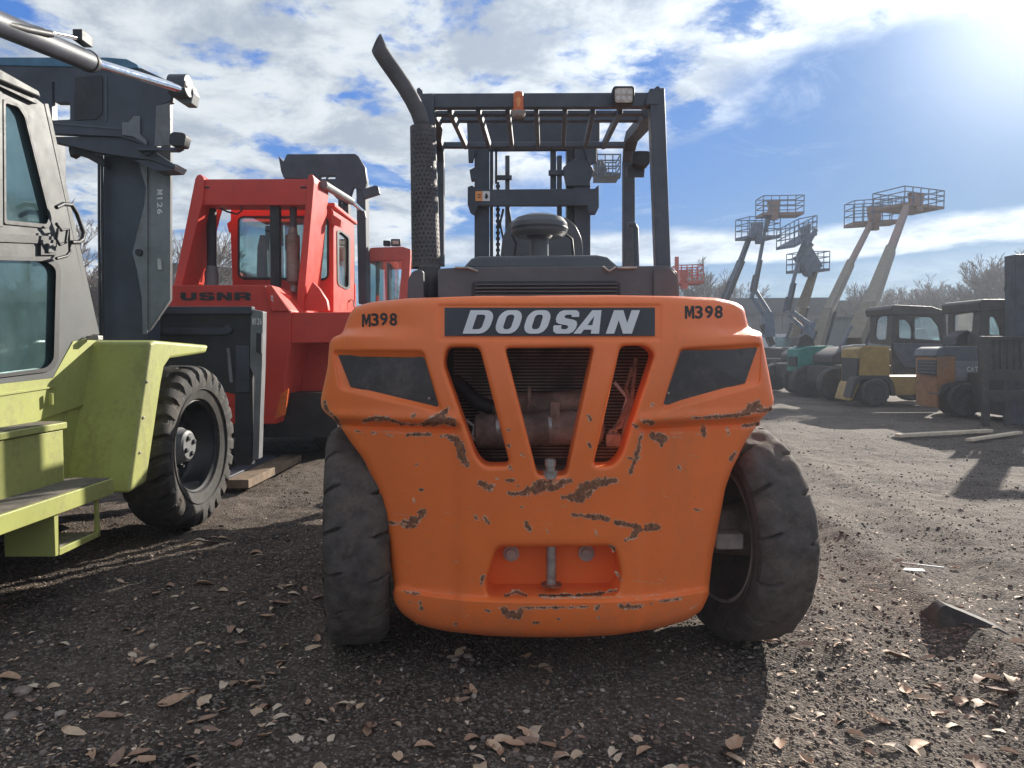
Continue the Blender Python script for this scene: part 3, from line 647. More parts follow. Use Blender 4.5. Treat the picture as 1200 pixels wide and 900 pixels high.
# dark lamp panels in the pockets
for poly in ([(398,417.5),(497,419),(514.5,477),(412,452.5)], [(798.5,411),(886,409),(872,448),(776,475)]):
    pp = scalep(poly, 1.03, 1.06)
    m = MB(); m.plate(pp, [], lambda a, b_: P(a, b_, float(depth([(a, b_)])[0]) + .022), lambda a, b_: P(a, b_, float(depth([(a, b_)])[0]) + .06))
    ln = m.build('lamp_panel', M_LENS, fk)
    (bx, by) = (503, 467) if poly[0][0] < 600 else (783, 461)
    y0 = float(depth([(bx, by)])[0]) + .022
    MB().lathe([(0, .007), (-.006, .006), (-.008, .003)], P(bx, by, y0), (0, 1, 0), 10).build('screw', M_STEEL, ln, smooth=50)
# nameplate
def on(px0, py0, px1, py1, off, fn=surf):
    return lambda u, v: fn(px0 + (px1 - px0) * u, py1 + (py0 - py1) * v, off)
m = MB(); gridu = [(i / 24, j / 4) for j in range(5) for i in range(25)]; fp = on(521, 360.5, 767.5, 393.5, .006)
vs = [fp(u, v) for u, v in gridu]; bk = [p + Vector((0, .008, 0)) for p in vs]
fs = [(j * 25 + i, j * 25 + i + 1, (j + 1) * 25 + i + 1, (j + 1) * 25 + i) for j in range(4) for i in range(24)]
rim_ = [i for i in range(25)] + [j * 25 + 24 for j in range(1, 5)] + [4 * 25 + i for i in range(23, -1, -1)] + [j * 25 for j in range(3, 0, -1)]
m.add(vs + bk, fs + [(rim_[i], rim_[(i + 1) % len(rim_)], rim_[(i + 1) % len(rim_)] + 125, rim_[i] + 125) for i in range(len(rim_))])
plate_o = m.build('nameplate', M_PLATE, fk)
xs = {'D': (542, 581), 'O': (578, 614.5), 'O2': (611.5, 648), 'S': (645.5, 681.5), 'A': (672, 711.5), 'N': (710, 750)}
for ch, (a, b_) in xs.items():
    glyph_mb(ch[0], on(a, 363.5, b_, 391, .011), slant=.24).build('letter', M_LETTER, plate_o)
def numerals(txt, x0, x1, yt, yb, rise, name='stencil_number'):
    wd_ = (x1 - x0) / len(txt)
    m = MB()
    for i, ch in enumerate(txt):
        a = x0 + i * wd_ + rng.uniform(-.3, .3); dyy = rise * i + rng.uniform(-.5, .5); ext = .82 if ch != 'M' else .95
        q = stencil(ch, (lambda a, dyy, ext: lambda u, v: surf(a + u * wd_ * ext, yb + dyy + (yt - yb) * v, .0022))(a, dyy, ext)); m.add(q.v, q.f)
    m.build(name, M_STENCIL, fk)
numerals('M398', 424, 467, 368, 383, -.5)
numerals('M398', 803, 849, 358, 373, .1)

# interior: radiator, muffler, pipes and hoses behind the openings
MB().bb(-.33, .72, 3.50, 3.56, .85, 1.66).build('radiator_core', M_BLACK, fk)
m = MB()
for k in range(46):
    z = .92 + k * .0155; m.bb(-.28, .67, 3.485, 3.499, z, z + .006)
o = m.build('radiator_fins', M_ENGINE, fk, kind='stuff')
m = MB(); pL, pR = P(556, 505, 3.36), P(712, 499, 3.36)
m.lathe([(0, .05), (.01, .078), (.06, .082), (.5, .082), (.58, .082), (.6, .05)], pL, (pR - pL), 28)
mu = m.build('muffler', M_ENGINE, fk, smooth=40)
m = MB(); pL, pR = P(560, 478, 3.40), P(700, 470, 3.40); m.lathe([(0, .04), (.01, .055), (.50, .055), (.52, .03)], pL, pR - pL, 22); m.build('intake_pipe', M_ENGINE, fk, smooth=40)
MB().tube([P(532, 445, 3.4), P(548, 460, 3.38), P(560, 472, 3.36), P(578, 478, 3.36)], [.035, .034, .036, .036], 12).build('hose', M_BLACK, fk, smooth=50)
for x in (584, 644):
    m = MB(); c_ = P(x, 503 - (x - 556) * .04, 3.36); m.lathe([(-.008, .084), (-.008, .089), (.008, .089), (.008, .084)], c_, pR - pL, 28, close=True); m.build('clamp', M_STEEL, mu, smooth=40)
m = MB()
for pts in ([(720,448),(735,466),(728,490),(713,512)], [(741,430),(733,455),(738,470),(722,500),(719,525)], [(735,478),(727,500),(715,505),(712,520)], [(745,420),(740,470),(728,520)], [(606,478),(604,500),(600,520)], [(546,492),(556,500),(553,512),(563,520)]):
    m = MB(); q = PL(pts, 3.27 + rng.uniform(0, .06)); m.tube(q, .006 + rng.uniform(0, .004), 8); m.build('hose', M_ENGINE if rng.random() < .4 else M_STRAP, fk, smooth=60)
MB().box(P(650, 482, 3.31), (.045, .05, .09)).build('bracket', M_ENGINE, fk, bevel=.004)
MB().box(P(620, 465, 3.31), (.018, .03, .10)).build('bracket', M_ENGINE, fk, bevel=.004)
MB().box(P(718, 515, 3.33), (.07, .06, .06)).build('bracket', M_ENGINE, fk, bevel=.006)
MB().bb(-.33, .70, 3.12, 3.5, .78, .885).build('lower_shelf', M_ENGINE, fk)
# chassis block, unseen, put in to stop sun leaking through and underneath
m = MB(); m.bb(-.30, .66, 3.56, 6.0, .42, 1.62); m.build('chassis', M_BLACK, fk)
MB().bb(-.62, .96, 3.50, 3.72, .40, .62).build('rear_axle', M_ENGINE, fk, bevel=.03)
# tow pins and bolts
m = MB(); c_ = P(645, 560, 3.02); m.lathe([(0, .032), (.03, .032), (.032, .02), (.05, .02), (.052, .024), (.075, .024), (.08, .018)], Vector((c_.x, c_.y, c_.z)), (0, 0, 1), 20); m.build('tow_pin_head', M_STEEL, fk, smooth=40)
a = P(646, 640, 3.13); b_ = P(646, 684, 3.13); m = MB(); m.tube([a + Vector((0, 0, .02)), b_], .023, 16); m.build('tow_pin', M_STEEL, fk, smooth=40)
m = MB(); m.lathe([(0, .045), (.006, .045), (.006, .028), (0, .028)], b_ + Vector((0, 0, -.006)), (0, 0, 1), 20, close=True); m.build('pin_collar', M_CHIP, fk, smooth=40)
for x in (599, 687):
    c_ = P(x, 648, 3.20); m = MB(); m.lathe([(0, .036), (-.008, .036), (-.008, .024), (-.022, .022)], c_, (0, 1, 0), 6 if False else 18); m.build('bolt', M_RIMEDGE, fk, smooth=40)

# paint chips, rust and scuffs lying on the cast surface
class Chips:
    def __init__(s): s.d = MB(); s.e = MB(); s.w = MB()
    def stroke(s, m, pts, ws, off, grow=0.0, jag=.35, seed=0):
        r_ = np.random.default_rng(seed); P_ = np.array(resample(pts, .8, False)); n = len(P_)
        if n < 3: P_ = np.array(resample(pts, .5, False)); n = len(P_)
        cum = np.linspace(0, 1, n); w_ = np.interp(cum, np.linspace(0, 1, len(ws)), ws)
        T = np.gradient(P_, axis=0); T /= np.hypot(*T.T)[:, None] + 1e-9; Nn = np.stack([-T[:, 1], T[:, 0]], -1)
        endt = np.sqrt(np.clip(np.minimum(cum, 1 - cum) * n / 5.0, 0.05, 1))
        jn = lambda q: (vnoise(P_[:, 0] * .32 + seed + q, P_[:, 1] * .32, seed + q) - .5) * 1.1 + (vnoise(P_[:, 0] * .85 + q, P_[:, 1] * .85, seed + q + 1) - .5) * .7; jl = jn(1); jr = jn(7)
        l = P_ + Nn * ((w_ / 2 * (1 + jag * 2.4 * jl) + grow * (1 + jl)) * endt)[:, None]; r = P_ - Nn * ((w_ / 2 * (1 + jag * 2.4 * jr) + grow * (1 + jr)) * endt)[:, None]
        rows = [l, l * .5 + P_ * .5, P_, r * .5 + P_ * .5, r]; A = np.stack(rows, 1).reshape(-1, 2); Y = depth(A)
        vs = [P(a[0], a[1], y - off) for a, y in zip(A, Y)]
        m.add(vs, [(i * 5 + k, i * 5 + k + 1, (i + 1) * 5 + k + 1, (i + 1) * 5 + k) for i in range(n - 1) for k in range(4)])
    def chip(s, pts, ws, seed, edge=.8):
        """flaked patch: small cells kept where a ragged distance field stays inside the stroke"""
        st = .5; wm = max(ws) / 2 + 3; P_ = np.array(resample(pts, 1.0, False)); n = len(P_)
        if n < 2: P_ = np.array([pts[0], pts[-1]], float); n = 2
        w_ = np.interp(np.linspace(0, 1, n), np.linspace(0, 1, len(ws)), ws) / 2
        x0, y0 = P_.min(0) - wm; x1, y1 = P_.max(0) + wm; gx_ = np.arange(x0, x1, st); gy_ = np.arange(y0, y1, st); GX, GY = np.meshgrid(gx_ + st / 2, gy_ + st / 2)
        D = np.full(GX.shape, 1e9); Wd = np.zeros(GX.shape)
        for (a, b_), ww in zip(P_, w_):
            d = np.hypot(GX - a, GY - b_) - ww; m_ = d < D; D[m_] = d[m_]; Wd[m_] = ww
        nz = (vnoise(GX * .22 + seed, GY * .22, seed) - .5) * 1.6 + (vnoise(GX * .55, GY * .55, seed + 1) - .5) * 1.1 + (vnoise(GX * 1.3, GY * 1.3, seed + 2) - .5) * .6
        F = D + nz * (.9 + Wd * .5) + .05
        e = edge * (.4 + 1.5 * vnoise(GX * .3, GY * .3, seed + 5))
        for m, msk, off in ((s.e, F < e, .0012), (s.d, F < 0, .0020)):
            ys, xs_ = np.nonzero(msk)
            if len(xs_) == 0: continue
            ids = {}; vl = []; fl = []
            for yy_, xx_ in zip(ys, xs_):
                q = []
                for dx_, dy_ in ((0, 0), (1, 0), (1, 1), (0, 1)):
                    k = (xx_ + dx_, yy_ + dy_)
                    if k not in ids: ids[k] = len(vl); vl.append((x0 + k[0] * st, y0 + k[1] * st))
                    q.append(ids[k])
                fl.append(tuple(q))
            Y = depth(np.array(vl)); m.add([P(a[0], a[1], y - off) for a, y in zip(vl, Y)], fl)
ch = Chips()
CHIPS = [([(427,494),(440,490),(455,491),(470,496)], [2,5,3,2]), ([(470,497),(490,498),(500,494),(515,491),(533,497)], [2,2,3,8,4]), ([(498,498),(512,493),(520,484),(525,478)], [5,11,8,3]), ([(510,490),(531,494)], [6,8]),
 ([(517,511),(524,510),(533,514),(537,523),(541,532),(546,545)], [2,4,9,10,7,4]), ([(477,510),(490,509),(503,509)], [2,4,3]), ([(417,505),(424,507)],[2,2]), ([(381,470),(383,480),(392,488)], [3,4,3]), ([(392,489),(398,497)],[3,4]),
 ([(752,492),(758,494),(765,496)],[3,5,3]), ([(812,490),(830,489),(850,488),(868,486),(885,482)],[2,2,3,4,3]), ([(868,486),(880,478),(888,473),(893,478)],[4,6,9,5]), ([(878,480),(890,482),(903,479)],[4,3,3]), ([(870,499),(888,497)],[2,3]),
 ([(765,510),(772,513),(778,514)],[6,9,7]), ([(775,514),(776,522)],[6,3]), ([(824,503),(826,511)],[7,3]), ([(853,501),(854,508)],[2,2]), ([(857,538),(862,531)],[4,3]), ([(752,508),(749,520),(746,533),(742,545),(737,556)],[3,3,5,3,3]),
 ([(597,578),(604,579),(614,577)],[2,3,3]), ([(610,579),(622,574),(635,570),(648,571),(660,566),(668,564)],[4,8,13,11,7,4]), ([(660,584),(672,583),(681,585),(692,577)],[4,9,10,5]), ([(672,582),(684,572),(700,568),(712,565),(722,562)],[8,12,8,5,3]), ([(690,566),(705,563),(722,563)],[4,6,4]),
 ([(565,567),(574,570)],[7,8]), ([(594,563),(601,563)],[2,2]), ([(671,603),(684,605),(700,606),(712,609)],[3,4,6,4]), ([(722,612),(738,616),(752,619),(772,618)],[4,5,8,5]), ([(748,621),(742,628),(732,634)],[7,5,2]),
 ([(451,611),(462,613),(472,615)],[2,3,3]), ([(474,612),(482,614),(490,608),(496,600)],[5,10,6,7]), ([(568,606),(572,612)],[3,3]), ([(616,612),(620,620)],[3,4]), ([(556,605),(558,608)],[2,2]),
 ([(472,692),(480,695),(492,696)],[2,3,1]), ([(591,714),(596,720),(606,720),(610,715)],[7,10,11,6]), ([(492,706),(494,713)],[3,3]), ([(592,698),(605,694),(616,697)],[2,3,2]), ([(633,697),(650,698),(670,697)],[3,3,2]), ([(672,698),(700,696),(722,692)],[2,3,2]),
 ([(566,676),(564,684)],[3,2]), ([(722,670),(727,678)],[2,3]), ([(727,711),(738,711),(750,710)],[4,5,3]), ([(774,705),(788,703),(801,700)],[2,2,2]), ([(610,712),(650,712),(690,711)],[1.2,1.6,1.2]), ([(570,715),(574,716)],[2,3]), ([(699,713),(702,710)],[3,3]),
 ([(690,520),(692,525)],[2,3]), ([(689,487),(692,492)],[2,3]), ([(595,522),(597,523)],[2,2]), ([(612,532),(614,534)],[2,2]), ([(763,476),(765,473)],[2,2]), ([(716,640),(722,646)],[2,3]), ([(795,548),(797,550)],[2,2]), ([(437,507),(440,508)],[1.5,1.5]), ([(484,488),(486,486)],[2,2]), ([(597,547),(600,551)],[3,2]), ([(742,497),(746,500)],[2,3])]
for i, (p_, w_) in enumerate(CHIPS): ch.chip(p_, w_, 100 + i)
for i in range(85):
    x = float(rng.uniform(460, 830)); y = float(rng.choice([rng.uniform(560, 635), rng.uniform(702, 742), rng.uniform(705, 735), rng.uniform(500, 545)]))
    if not inside(x, y, CWO) or any(inside(x, y, scalep(h, 1.12)) for h in HOLES): continue
    l_ = float(rng.exponential(3)) + 1.2; an = rng.normal(0, .25)
    if not inside(x + l_, y, CWO): continue
    if i % 4 == 0: ch.chip([(x, y), (x + l_ * .5 + .4, y + l_ * an * .4)], [1.4, 1.2], 300 + i, .5)
    else: ch.stroke(ch.w, [(x, y), (x + l_ * math.cos(an), y + l_ * math.sin(an))], [.5, .6, .3], .001, 0, .3, 300 + i)
for i_ in range(60):
    x, y = [(float(rng.uniform(400, 520)), float(rng.uniform(486, 512))), (float(rng.uniform(590, 730)), float(rng.uniform(562, 620))), (float(rng.uniform(480, 810)), float(rng.uniform(694, 718))), (float(rng.uniform(770, 890)), float(rng.uniform(480, 506))), (float(rng.uniform(465, 560)), float(rng.uniform(590, 700)))][i_ % 5]
    l_ = float(rng.uniform(4, 16)); a_ = rng.normal(0, .18)
    if inside(x, y, CWO) and inside(x + l_, y + l_ * a_, CWO) and not any(inside(x + q_, y, scalep(h, 1.1)) for h in HOLES for q_ in (0, l_)): ch.stroke(ch.w, [(x, y), (x + l_, y + l_ * a_)], [.25, .5, .2], .0009, 0, .4, 700 + i_)
for pts, w_ in (([(484,583),(486,590)],[5,4]), ([(697,620),(700,628)],[4,2]), ([(560,610),(575,606)],[1.5,1]), ([(460,602),(480,604)],[.8,.6]), ([(531,659),(538,658)],[2,1]), ([(640,620),(643,626)],[3,2]), ([(610,578),(596,579)],[3,2]), ([(780,512),(800,513)],[1,1]),([(452,508),(462,512)],[2,2]),([(770,677),(779,683)],[.7,.6]),([(740,680),(775,684)],[.7,.6]),([(778,682),(780,674)],[.7,.6]),([(808,714),(818,708)],[2,1.2]),([(636,702),(720,700)],[1,.8]),([(720,700),(776,697)],[1,.8])):
    ch.stroke(ch.w, pts, w_, .0011, 0, .4, int(pts[0][0]))
ch.e.build('chipped_paint_edges', M_PRIMER, fk, kind='stuff'); ch.d.build('rust_chips', M_CHIP, fk, kind='stuff'); ch.w.build('scuff_marks', M_SCUFF, fk, kind='stuff')

# tyres and rims
def tyre_mb(R, Wd, rim, nseg, pitch, gd, gw, lug=False, worn=0.006, seed=0, soft=.10):
    """revolved about local X; grooves are cut in from both shoulders"""
    prof = []; h = Wd / 2; nt = 22
    side = [(-h * .62, rim), (-h * .80, rim + .012), (-h * .90, rim + (R - rim) * .25), (-h * .99, rim + (R - rim) * .5), (-h, rim + (R - rim) * .72)]
    tread = []
    for i in range(nt + 1):
        s_ = -1 + 2 * i / nt; e = abs(s_); tread.append((s_ * h * .985, R - .035 * (R / .5) * max(0, e - .55) ** 2 / .2 - (.02 * R if e > .97 else 0)))
    prof = side + tread + [(-a, b) for a, b in reversed(side)]; m_ = len(prof); th = np.linspace(0, 2 * np.pi, nseg, endpoint=False); V = np.zeros((m_, nseg, 3))
    for i, (a, r) in enumerate(prof):
        k = i - len(side); rr = np.full(nseg, r); s_ = a / h
        if 0 <= k <= nt:
            sg = 1 if s_ > 0 else -1; e = abs(s_)
            ph = (th / (2 * np.pi) * pitch + (.5 if s_ > 0 else 0) + (.45 * (e) if lug else .25 * e * sg)) % 1.0
            d = np.minimum(ph, 1 - ph) * 2; reach = .28 if lug else .42
            g = np.clip((e - reach) / .12, 0, 1) * (1 - sstep(gw * (.8 + .5 * e), gw * (.8 + .5 * e) + soft, d))
            rr = rr - gd * g
            rr = rr + worn * (vnoise(th * 9 + seed, np.full(nseg, s_ * 3 + 5), seed) - .5) * 2 - worn * 1.6 * np.clip(e - .75, 0, 1) * 4 * vnoise(th * 14, np.full(nseg, 1.0 + sg), seed + 3)
        elif k == -1 or k == nt + 1:
            sg = 1 if s_ > 0 else -1; ph = (th / (2 * np.pi) * pitch + (.5 if s_ > 0 else 0) + (.45 if lug else .25 * sg)) % 1.0; d = np.minimum(ph, 1 - ph) * 2
            rr = rr - gd * .3 * (1 - sstep(gw, gw + .1, d)); 
        V[i, :, 0] = a; V[i, :, 1] = rr * np.cos(th); V[i, :, 2] = rr * np.sin(th)
        if k in (-1, nt + 1) or k in (0, nt):
            V[i, :, 0] = a - np.sign(a) * (gd * .45 * (1 - sstep(gw * 1.2, gw * 1.2 + .1, d)))
    m = MB(); vs = [Vector(x) for x in V.reshape(-1, 3)]
    fs = [(i * nseg + k, i * nseg + (k + 1) % nseg, (i + 1) * nseg + (k + 1) % nseg, (i + 1) * nseg + k) for i in range(m_ - 1) for k in range(nseg)]
    m.add(vs, fs)
    for sg in (-1, 1):   # moulded rings on the sidewalls
        for rr, ww in ((rim + (R - rim) * .32, .004), (rim + (R - rim) * .55, .003)):
            x = sg * h * .96
            m.lathe([(x - .006, rr - ww * 1.5), (x + sg * .004, rr), (x - .006, rr + ww * 1.5)], (0, 0, 0), (1, 0, 0), 72, close=True)
    return m
def rim_mb(Wd, rim, hub, dish):
    """open dished rim; dish > 0 places the hub disc towards +X"""
    h = Wd / 2; x = h * .62; m = MB()
    m.lathe([(x, rim + .004), (x + .012, rim + .002), (x + .012, rim - .012), (x - .02, rim - .02), (x - .05, rim - .03), (dish + .03, rim - .045), (dish, rim - .07), (dish, hub), (dish + .02, hub * .9), (dish + .02, .02),
             (dish - .012, .02), (dish - .012, rim - .07), (dish - .03, rim - .038), (-x + .05, rim - .03), (-x + .02, rim - .02), (-x - .012, rim - .012), (-x - .012, rim + .002), (-x, rim + .004)], (0, 0, 0), (1, 0, 0), 64, caps=False)
    return m
STEER = math.radians(11)
for cx, sd in ((-.775, 1), (1.135, 2)):
    cY = 3.62 if cx < 0 else 3.66
    Mx = Matrix.Translation((cx, cY, .525)) @ Matrix.Rotation(STEER if cx < 0 else math.radians(13), 4, 'Z')
    r_ = rim_mb(.30, .345, .12, .07).xf(Mx).build('wheel_rim', M_RIM, fk, smooth=35)
    tyre_mb(.535, .29, .345, 680, 15 if cx > 0 else 17, .026, .035, seed=sd * 9, worn=.0075, soft=.05).xf(Mx @ Matrix.Rotation(.6 * sd, 4, 'X')).build('tyre', M_TYRE, r_, smooth=50)
    m = MB()
    for sg in (-1, 1): m.lathe([(sg * .093, .352), (sg * .108, .352), (sg * .108, .336), (sg * .093, .334)], (0, 0, 0), (1, 0, 0), 64, close=True)
    m.xf(Mx).build('rim_flange', M_RIMEDGE, r_, smooth=35)
    m = MB(); m.lathe([(-.16 if cx > 0 else -.03, .10), (.0, .13), (.06, .14)], (0, 0, 0), (1, 0, 0), 24); m.xf(Mx).build('hub', M_ENGINE, r_, smooth=35)
MB().box(P(852, 632, 3.42), (.13, .10, .075)).build('steering_knuckle', M_RIMEDGE, fk, bevel=.008)
MB().beam(P(820, 634, 3.44), P(848, 633, 3.42), .05, .05).build('tie_rod', M_RIMEDGE, fk, bevel=.008)
for cx in (-.60, .94):
    Mx = Matrix.Translation((cx, 6.1, .60)); r_ = rim_mb(.36, .36, .14, -.05).xf(Mx).build('wheel_rim', M_RIM, fk, smooth=35)
    tyre_mb(.60, .36, .36, 200, 20, .02, .08).xf(Mx).build('tyre', M_TYRE, r_, smooth=50)

# unseen body, carriage and forks ahead of the driver, added to cast shade
MB().bb(-.80, 1.16, 4.24, 5.45, .16, 1.25).build('shade_block', M_ORANGE, fk, bevel=.03)  # added solid block, stretched wide and low to keep sun off the foreground
for x0 in (-.92, .78): MB().bb(x0, x0 + .46, 5.2, 6.7, 1.22, 1.32).build('front_fender', M_ORANGE, fk, bevel=.02)
MB().bb(-.5, .86, 6.0, 6.4, .5, 1.75).build('cowl', M_GREY, fk, bevel=.03)
for z0, z1 in ((.25, .45), (.85, 1.05)): MB().bb(-1.15, 1.5, 7.55, 7.65, z0, z1).build('carriage_bar', M_BLACK, fk)
for x in np.arange(-1.1, 1.5, .21): MB().bb(x, x + .09, 7.56, 7.60, 1.05, 1.85).build('backrest_bar', M_BLACK, fk)
MB().bb(-1.15, 1.5, 7.54, 7.62, 1.85, 1.93).build('backrest_rail', M_BLACK, fk)
for x in (-.7, .95): MB().bb(x, x + .2, 7.7, 9.3, .06, .13).build('fork', M_BLACK, fk); MB().bb(x, x + .2, 7.66, 7.73, .06, 1.0).build('fork_shank', M_BLACK, fk)
for x0, x1 in ((-.42, -.24), (.62, .80)): MB().bb(x0, x1, 7.2, 7.5, .15, 2.3).build('lower_mast_rail', M_MAST, fk)
# hood
m = MB(); m.prism(PL(rnd([(513,349),(513,315),(541,313),(785,311.5),(794,319),(797,349)], 4, 3), 3.52), (0, 1.15, 0)); hood = m.build('hood', M_HOOD, fk, bevel=.014)
m = MB(); f_ = PL([(541,315),(552,303),(560,300),(700,298.5),(712,301),(728,315)], 3.75); m.prism(f_, (0, .75, 0)); m.build('hood_top', M_HOOD, fk, bevel=.016)
m = MB(); m.prism(PL(rnd([(552,349),(553,331),(560,329.5),(722,329),(727,332),(727,349)], 2, 2), 3.512), (0, .02, 0)); gr = m.build('grille', M_PLATE, fk)
for k in range(4):
    m = MB(); a, b_ = P(557, 333.5 + k * 4.2, 3.50), P(723, 333.0 + k * 4.2, 3.50); m.beam(a, b_, .02, .006); m.build('slat', M_HOOD, gr)
m = MB(); m.prism(PL(rnd([(477,352),(478,327),(483,318),(490,315.5),(496,317),(497,352)], 3, 3), 3.55), (0, .5, 0)); m.build('side_cover', M_HOOD, fk, bevel=.012)
m = MB(); m.prism(PL(rnd([(766,349),(766,315),(784,313),(792,320),(796,349)], 3, 3), 3.50), (0, .05, 0)); m.build('corner_cap', M_HOOD, fk, bevel=.006)
for pts in ([(706,312.5),(714,318),(722,313)], [(724,314),(746,314)], [(533,313.5),(549,314),(560,318)]):
    m = MB(); m.tube(PL(pts, 3.50), .006, 8); m.build('latch', M_STEEL, fk, smooth=60)
m = MB(); m.tube(PL([(588,306),(610,303),(616,301),(640,303),(650,306),(668,304)], 3.9), .009, 8); m.build('hood_hinge', M_HOOD, fk, smooth=60)
# air intake mushroom
c_ = P(632, 299, 4.0); m = MB()
def hpx(y): return (299 - y) / FPX * 4.0
m.lathe([(-.02, .052), (hpx(281), .050), (hpx(280), .062), (hpx(277), .075), (hpx(278.5), .125), (hpx(274), .150), (hpx(270), .155), (hpx(263), .152), (hpx(257), .130), (hpx(253.5), .085), (hpx(252), .0)], c_, (0, 0, 1), 36)
pc = m.build('intake_cap', M_HOOD, fk, smooth=32)
m = MB(); m.lathe([(hpx(280.5), .056), (hpx(278), .058)], c_, (0, 0, 1), 28); m.build('intake_band', M_STEEL, pc, smooth=30)
m = MB(); m.lathe([(hpx(270.5), .1555), (hpx(269), .157), (hpx(268), .1555)], c_, (0, 0, 1), 36); m.build('rim_bead', M_PLATE, pc, smooth=30)
# seat back
sp = rnd([(588,302),(589,278),(596,262),(607,254),(629,250.5),(647,251),(662,254),(675,264),(682,280),(684,302)], 6, 3)
m = MB(); m.prism(PL(sp, 4.62), (0, .12, 0)); m.build('seat_back', M_HOOD, fk, bevel=.02)
m = MB(); m.tube(PL([(603,300),(605,285),(600,275)], 4.5), .008, 8); m.tube(PL([(663,275),(670,280),(672,300)], 4.5), .008, 8); m.build('seat_rail', M_BLACK, fk, smooth=60)

# exhaust with perforated heat shield
def perf(c0, c1, r0, r1, rows, cols):
    m = MB(); c0, c1 = Vector(c0), Vector(c1); ax = (c1 - c0); L_ = ax.length; ax.normalize(); e1 = ax.cross(Vector((0, 1, 0))).normalized(); e2 = ax.cross(e1)
    def pt(i, j): r = r0 + (r1 - r0) * j; a = i * 2 * math.pi; return c0 + ax * (L_ * j) + (e1 * math.cos(a) + e2 * math.sin(a)) * r
    for j in range(rows):
        for i in range(cols):
            sh = .5 if j % 2 else 0; u0 = (i + sh) / cols; u1 = (i + 1 + sh) / cols; v0 = j / rows; v1 = (j + 1) / rows; uc, vc_ = (u0 + u1) / 2, (v0 + v1) / 2
            ring = [(u0, v0), (uc, v0), (u1, v0), (u1, vc_), (u1, v1), (uc, v1), (u0, v1), (u0, vc_)]
            hs = [(uc + math.cos(a) * .20 / cols, vc_ + math.sin(a) * .20 / rows) for a in [math.radians(q) for q in (225, 270, 315, 0, 45, 90, 135, 180)]]
            if j in (0, rows - 1): m.add([pt(*q) for q in (ring[0], ring[2], ring[4], ring[6])], [(0, 1, 2, 3)])
            else: m.add([pt(*q) for q in ring] + [pt(*q) for q in hs], [(k, (k + 1) % 8, (k + 1) % 8 + 8, k + 8) for k in range(8)])
    return m
YE = 3.95
perf(P(499.5, 314, YE), P(495, 149, YE), .078, .066, 32, 20).build('heat_shield', M_EXH, fk, smooth=50)
m = MB(); m.tube(PL([(499, 345), (499, 300), (495.5, 170), (495, 152)], YE), [.045] * 4, 18, caps=False)
path = [(495,152),(494,143),(490,131),(483,117),(474,102),(463,86),(453,72),(446,61),(441,50)]
m.tube(PL(path, YE), .0425, 20, caps=False, cut=Vector((-.75, -.45, .42)).normalized()); ex = m.build('exhaust_pipe', M_EXH, fk, smooth=50)
mo = ex.modifiers.new('solid', 'SOLIDIFY'); mo.thickness = .004
m = MB(); m.lathe([(0, .052), (.16, .052), (.165, .046)], P(503, 350, YE - .2), (0, 0, 1), 20); m.build('exhaust_base', M_EXH, fk, smooth=40)
m = MB(); m.tube(PL([(494,349),(493.5,332)], 3.68), .006, 8); m.build('clip', M_STEEL, fk)

# overhead guard
X0 = .17
gd_ = []
def part_beam(name, p0, p1, wd, ht, mt=M_GREY, bv=.006, par=None, **k):
    return MB().beam(p0, p1, wd, ht, **k).build(name, mt, par or fk, bevel=bv)
YR, YF = 4.2, 5.4
part_beam('guard_post', P(776, 315, YR), P(768.5, 106, YR), .085, .08)
part_beam('guard_post', P(508, 315, YR), P(501, 112, YR), .075, .08)
part_beam('roof_beam', P(496, 119.5, YR + .02), P(770, 118.5, YR + .02), .05, .082)
part_beam('roof_beam', P(506, 133.5, YR + .22), P(763, 133, YR + .22), .05, .026)
part_beam('roof_beam', P(512, 140.5, YR + .52), P(752, 140, YR + .52), .05, .03)
part_beam('roof_beam', P(514, 170.5, YF), P(738, 170, YF), .05, .04)
m = MB(); m.prism(PL(rnd([(757,122),(759,110),(766,109),(767,103),(771,100),(774,103),(774,122)], 2, 3), YR - .045), (0, .09, 0)); m.build('corner_bracket', M_GREY, fk, bevel=.004)
m = MB(); m.prism(PL([(489,112),(488,104),(491,102),(495,106),(497,114),(503,122),(503,160),(497,150)], YR - .0), (0, .05, 0)); m.build('corner_bracket', M_GREY, fk, bevel=.004)
for sx, x0, x1, xb in ((1, 736.5, 735, 762), (-1, 514, 515.5, 503)):
    pts = [P(x0, 312, YF), P(x0, 190, YF), P(x0 + sx * 1, 172, YF - .06), P(x0 + sx * 4, 160, YF - .22), P(xb - sx * 8, 145, YF - .65), P(xb, 131, YF - 1.0)]
    m = MB()
    for a, b_ in zip(pts, pts[1:]): m.beam(a, b_ + (b_ - a).normalized() * .015, .085, .075)
    m.build('guard_post', M_GREY, fk, bevel=.005)
for k, (xr, xf) in enumerate([(527, 546), (560.5, 573.5), (595, 600), (628.5, 630.5), (662, 660), (695, 686), (727, 707)]):
    part_beam('roof_bar', P(xr, 129, YR + .05), P(xf, 171, YF - .02), .028, .05, bv=.003)
m = MB(); m.tube(PL([(736,264),(743,263),(745,267),(746,312)], 4.6), .018, 10); m.build('grab_handle', M_GREY, fk, smooth=60)
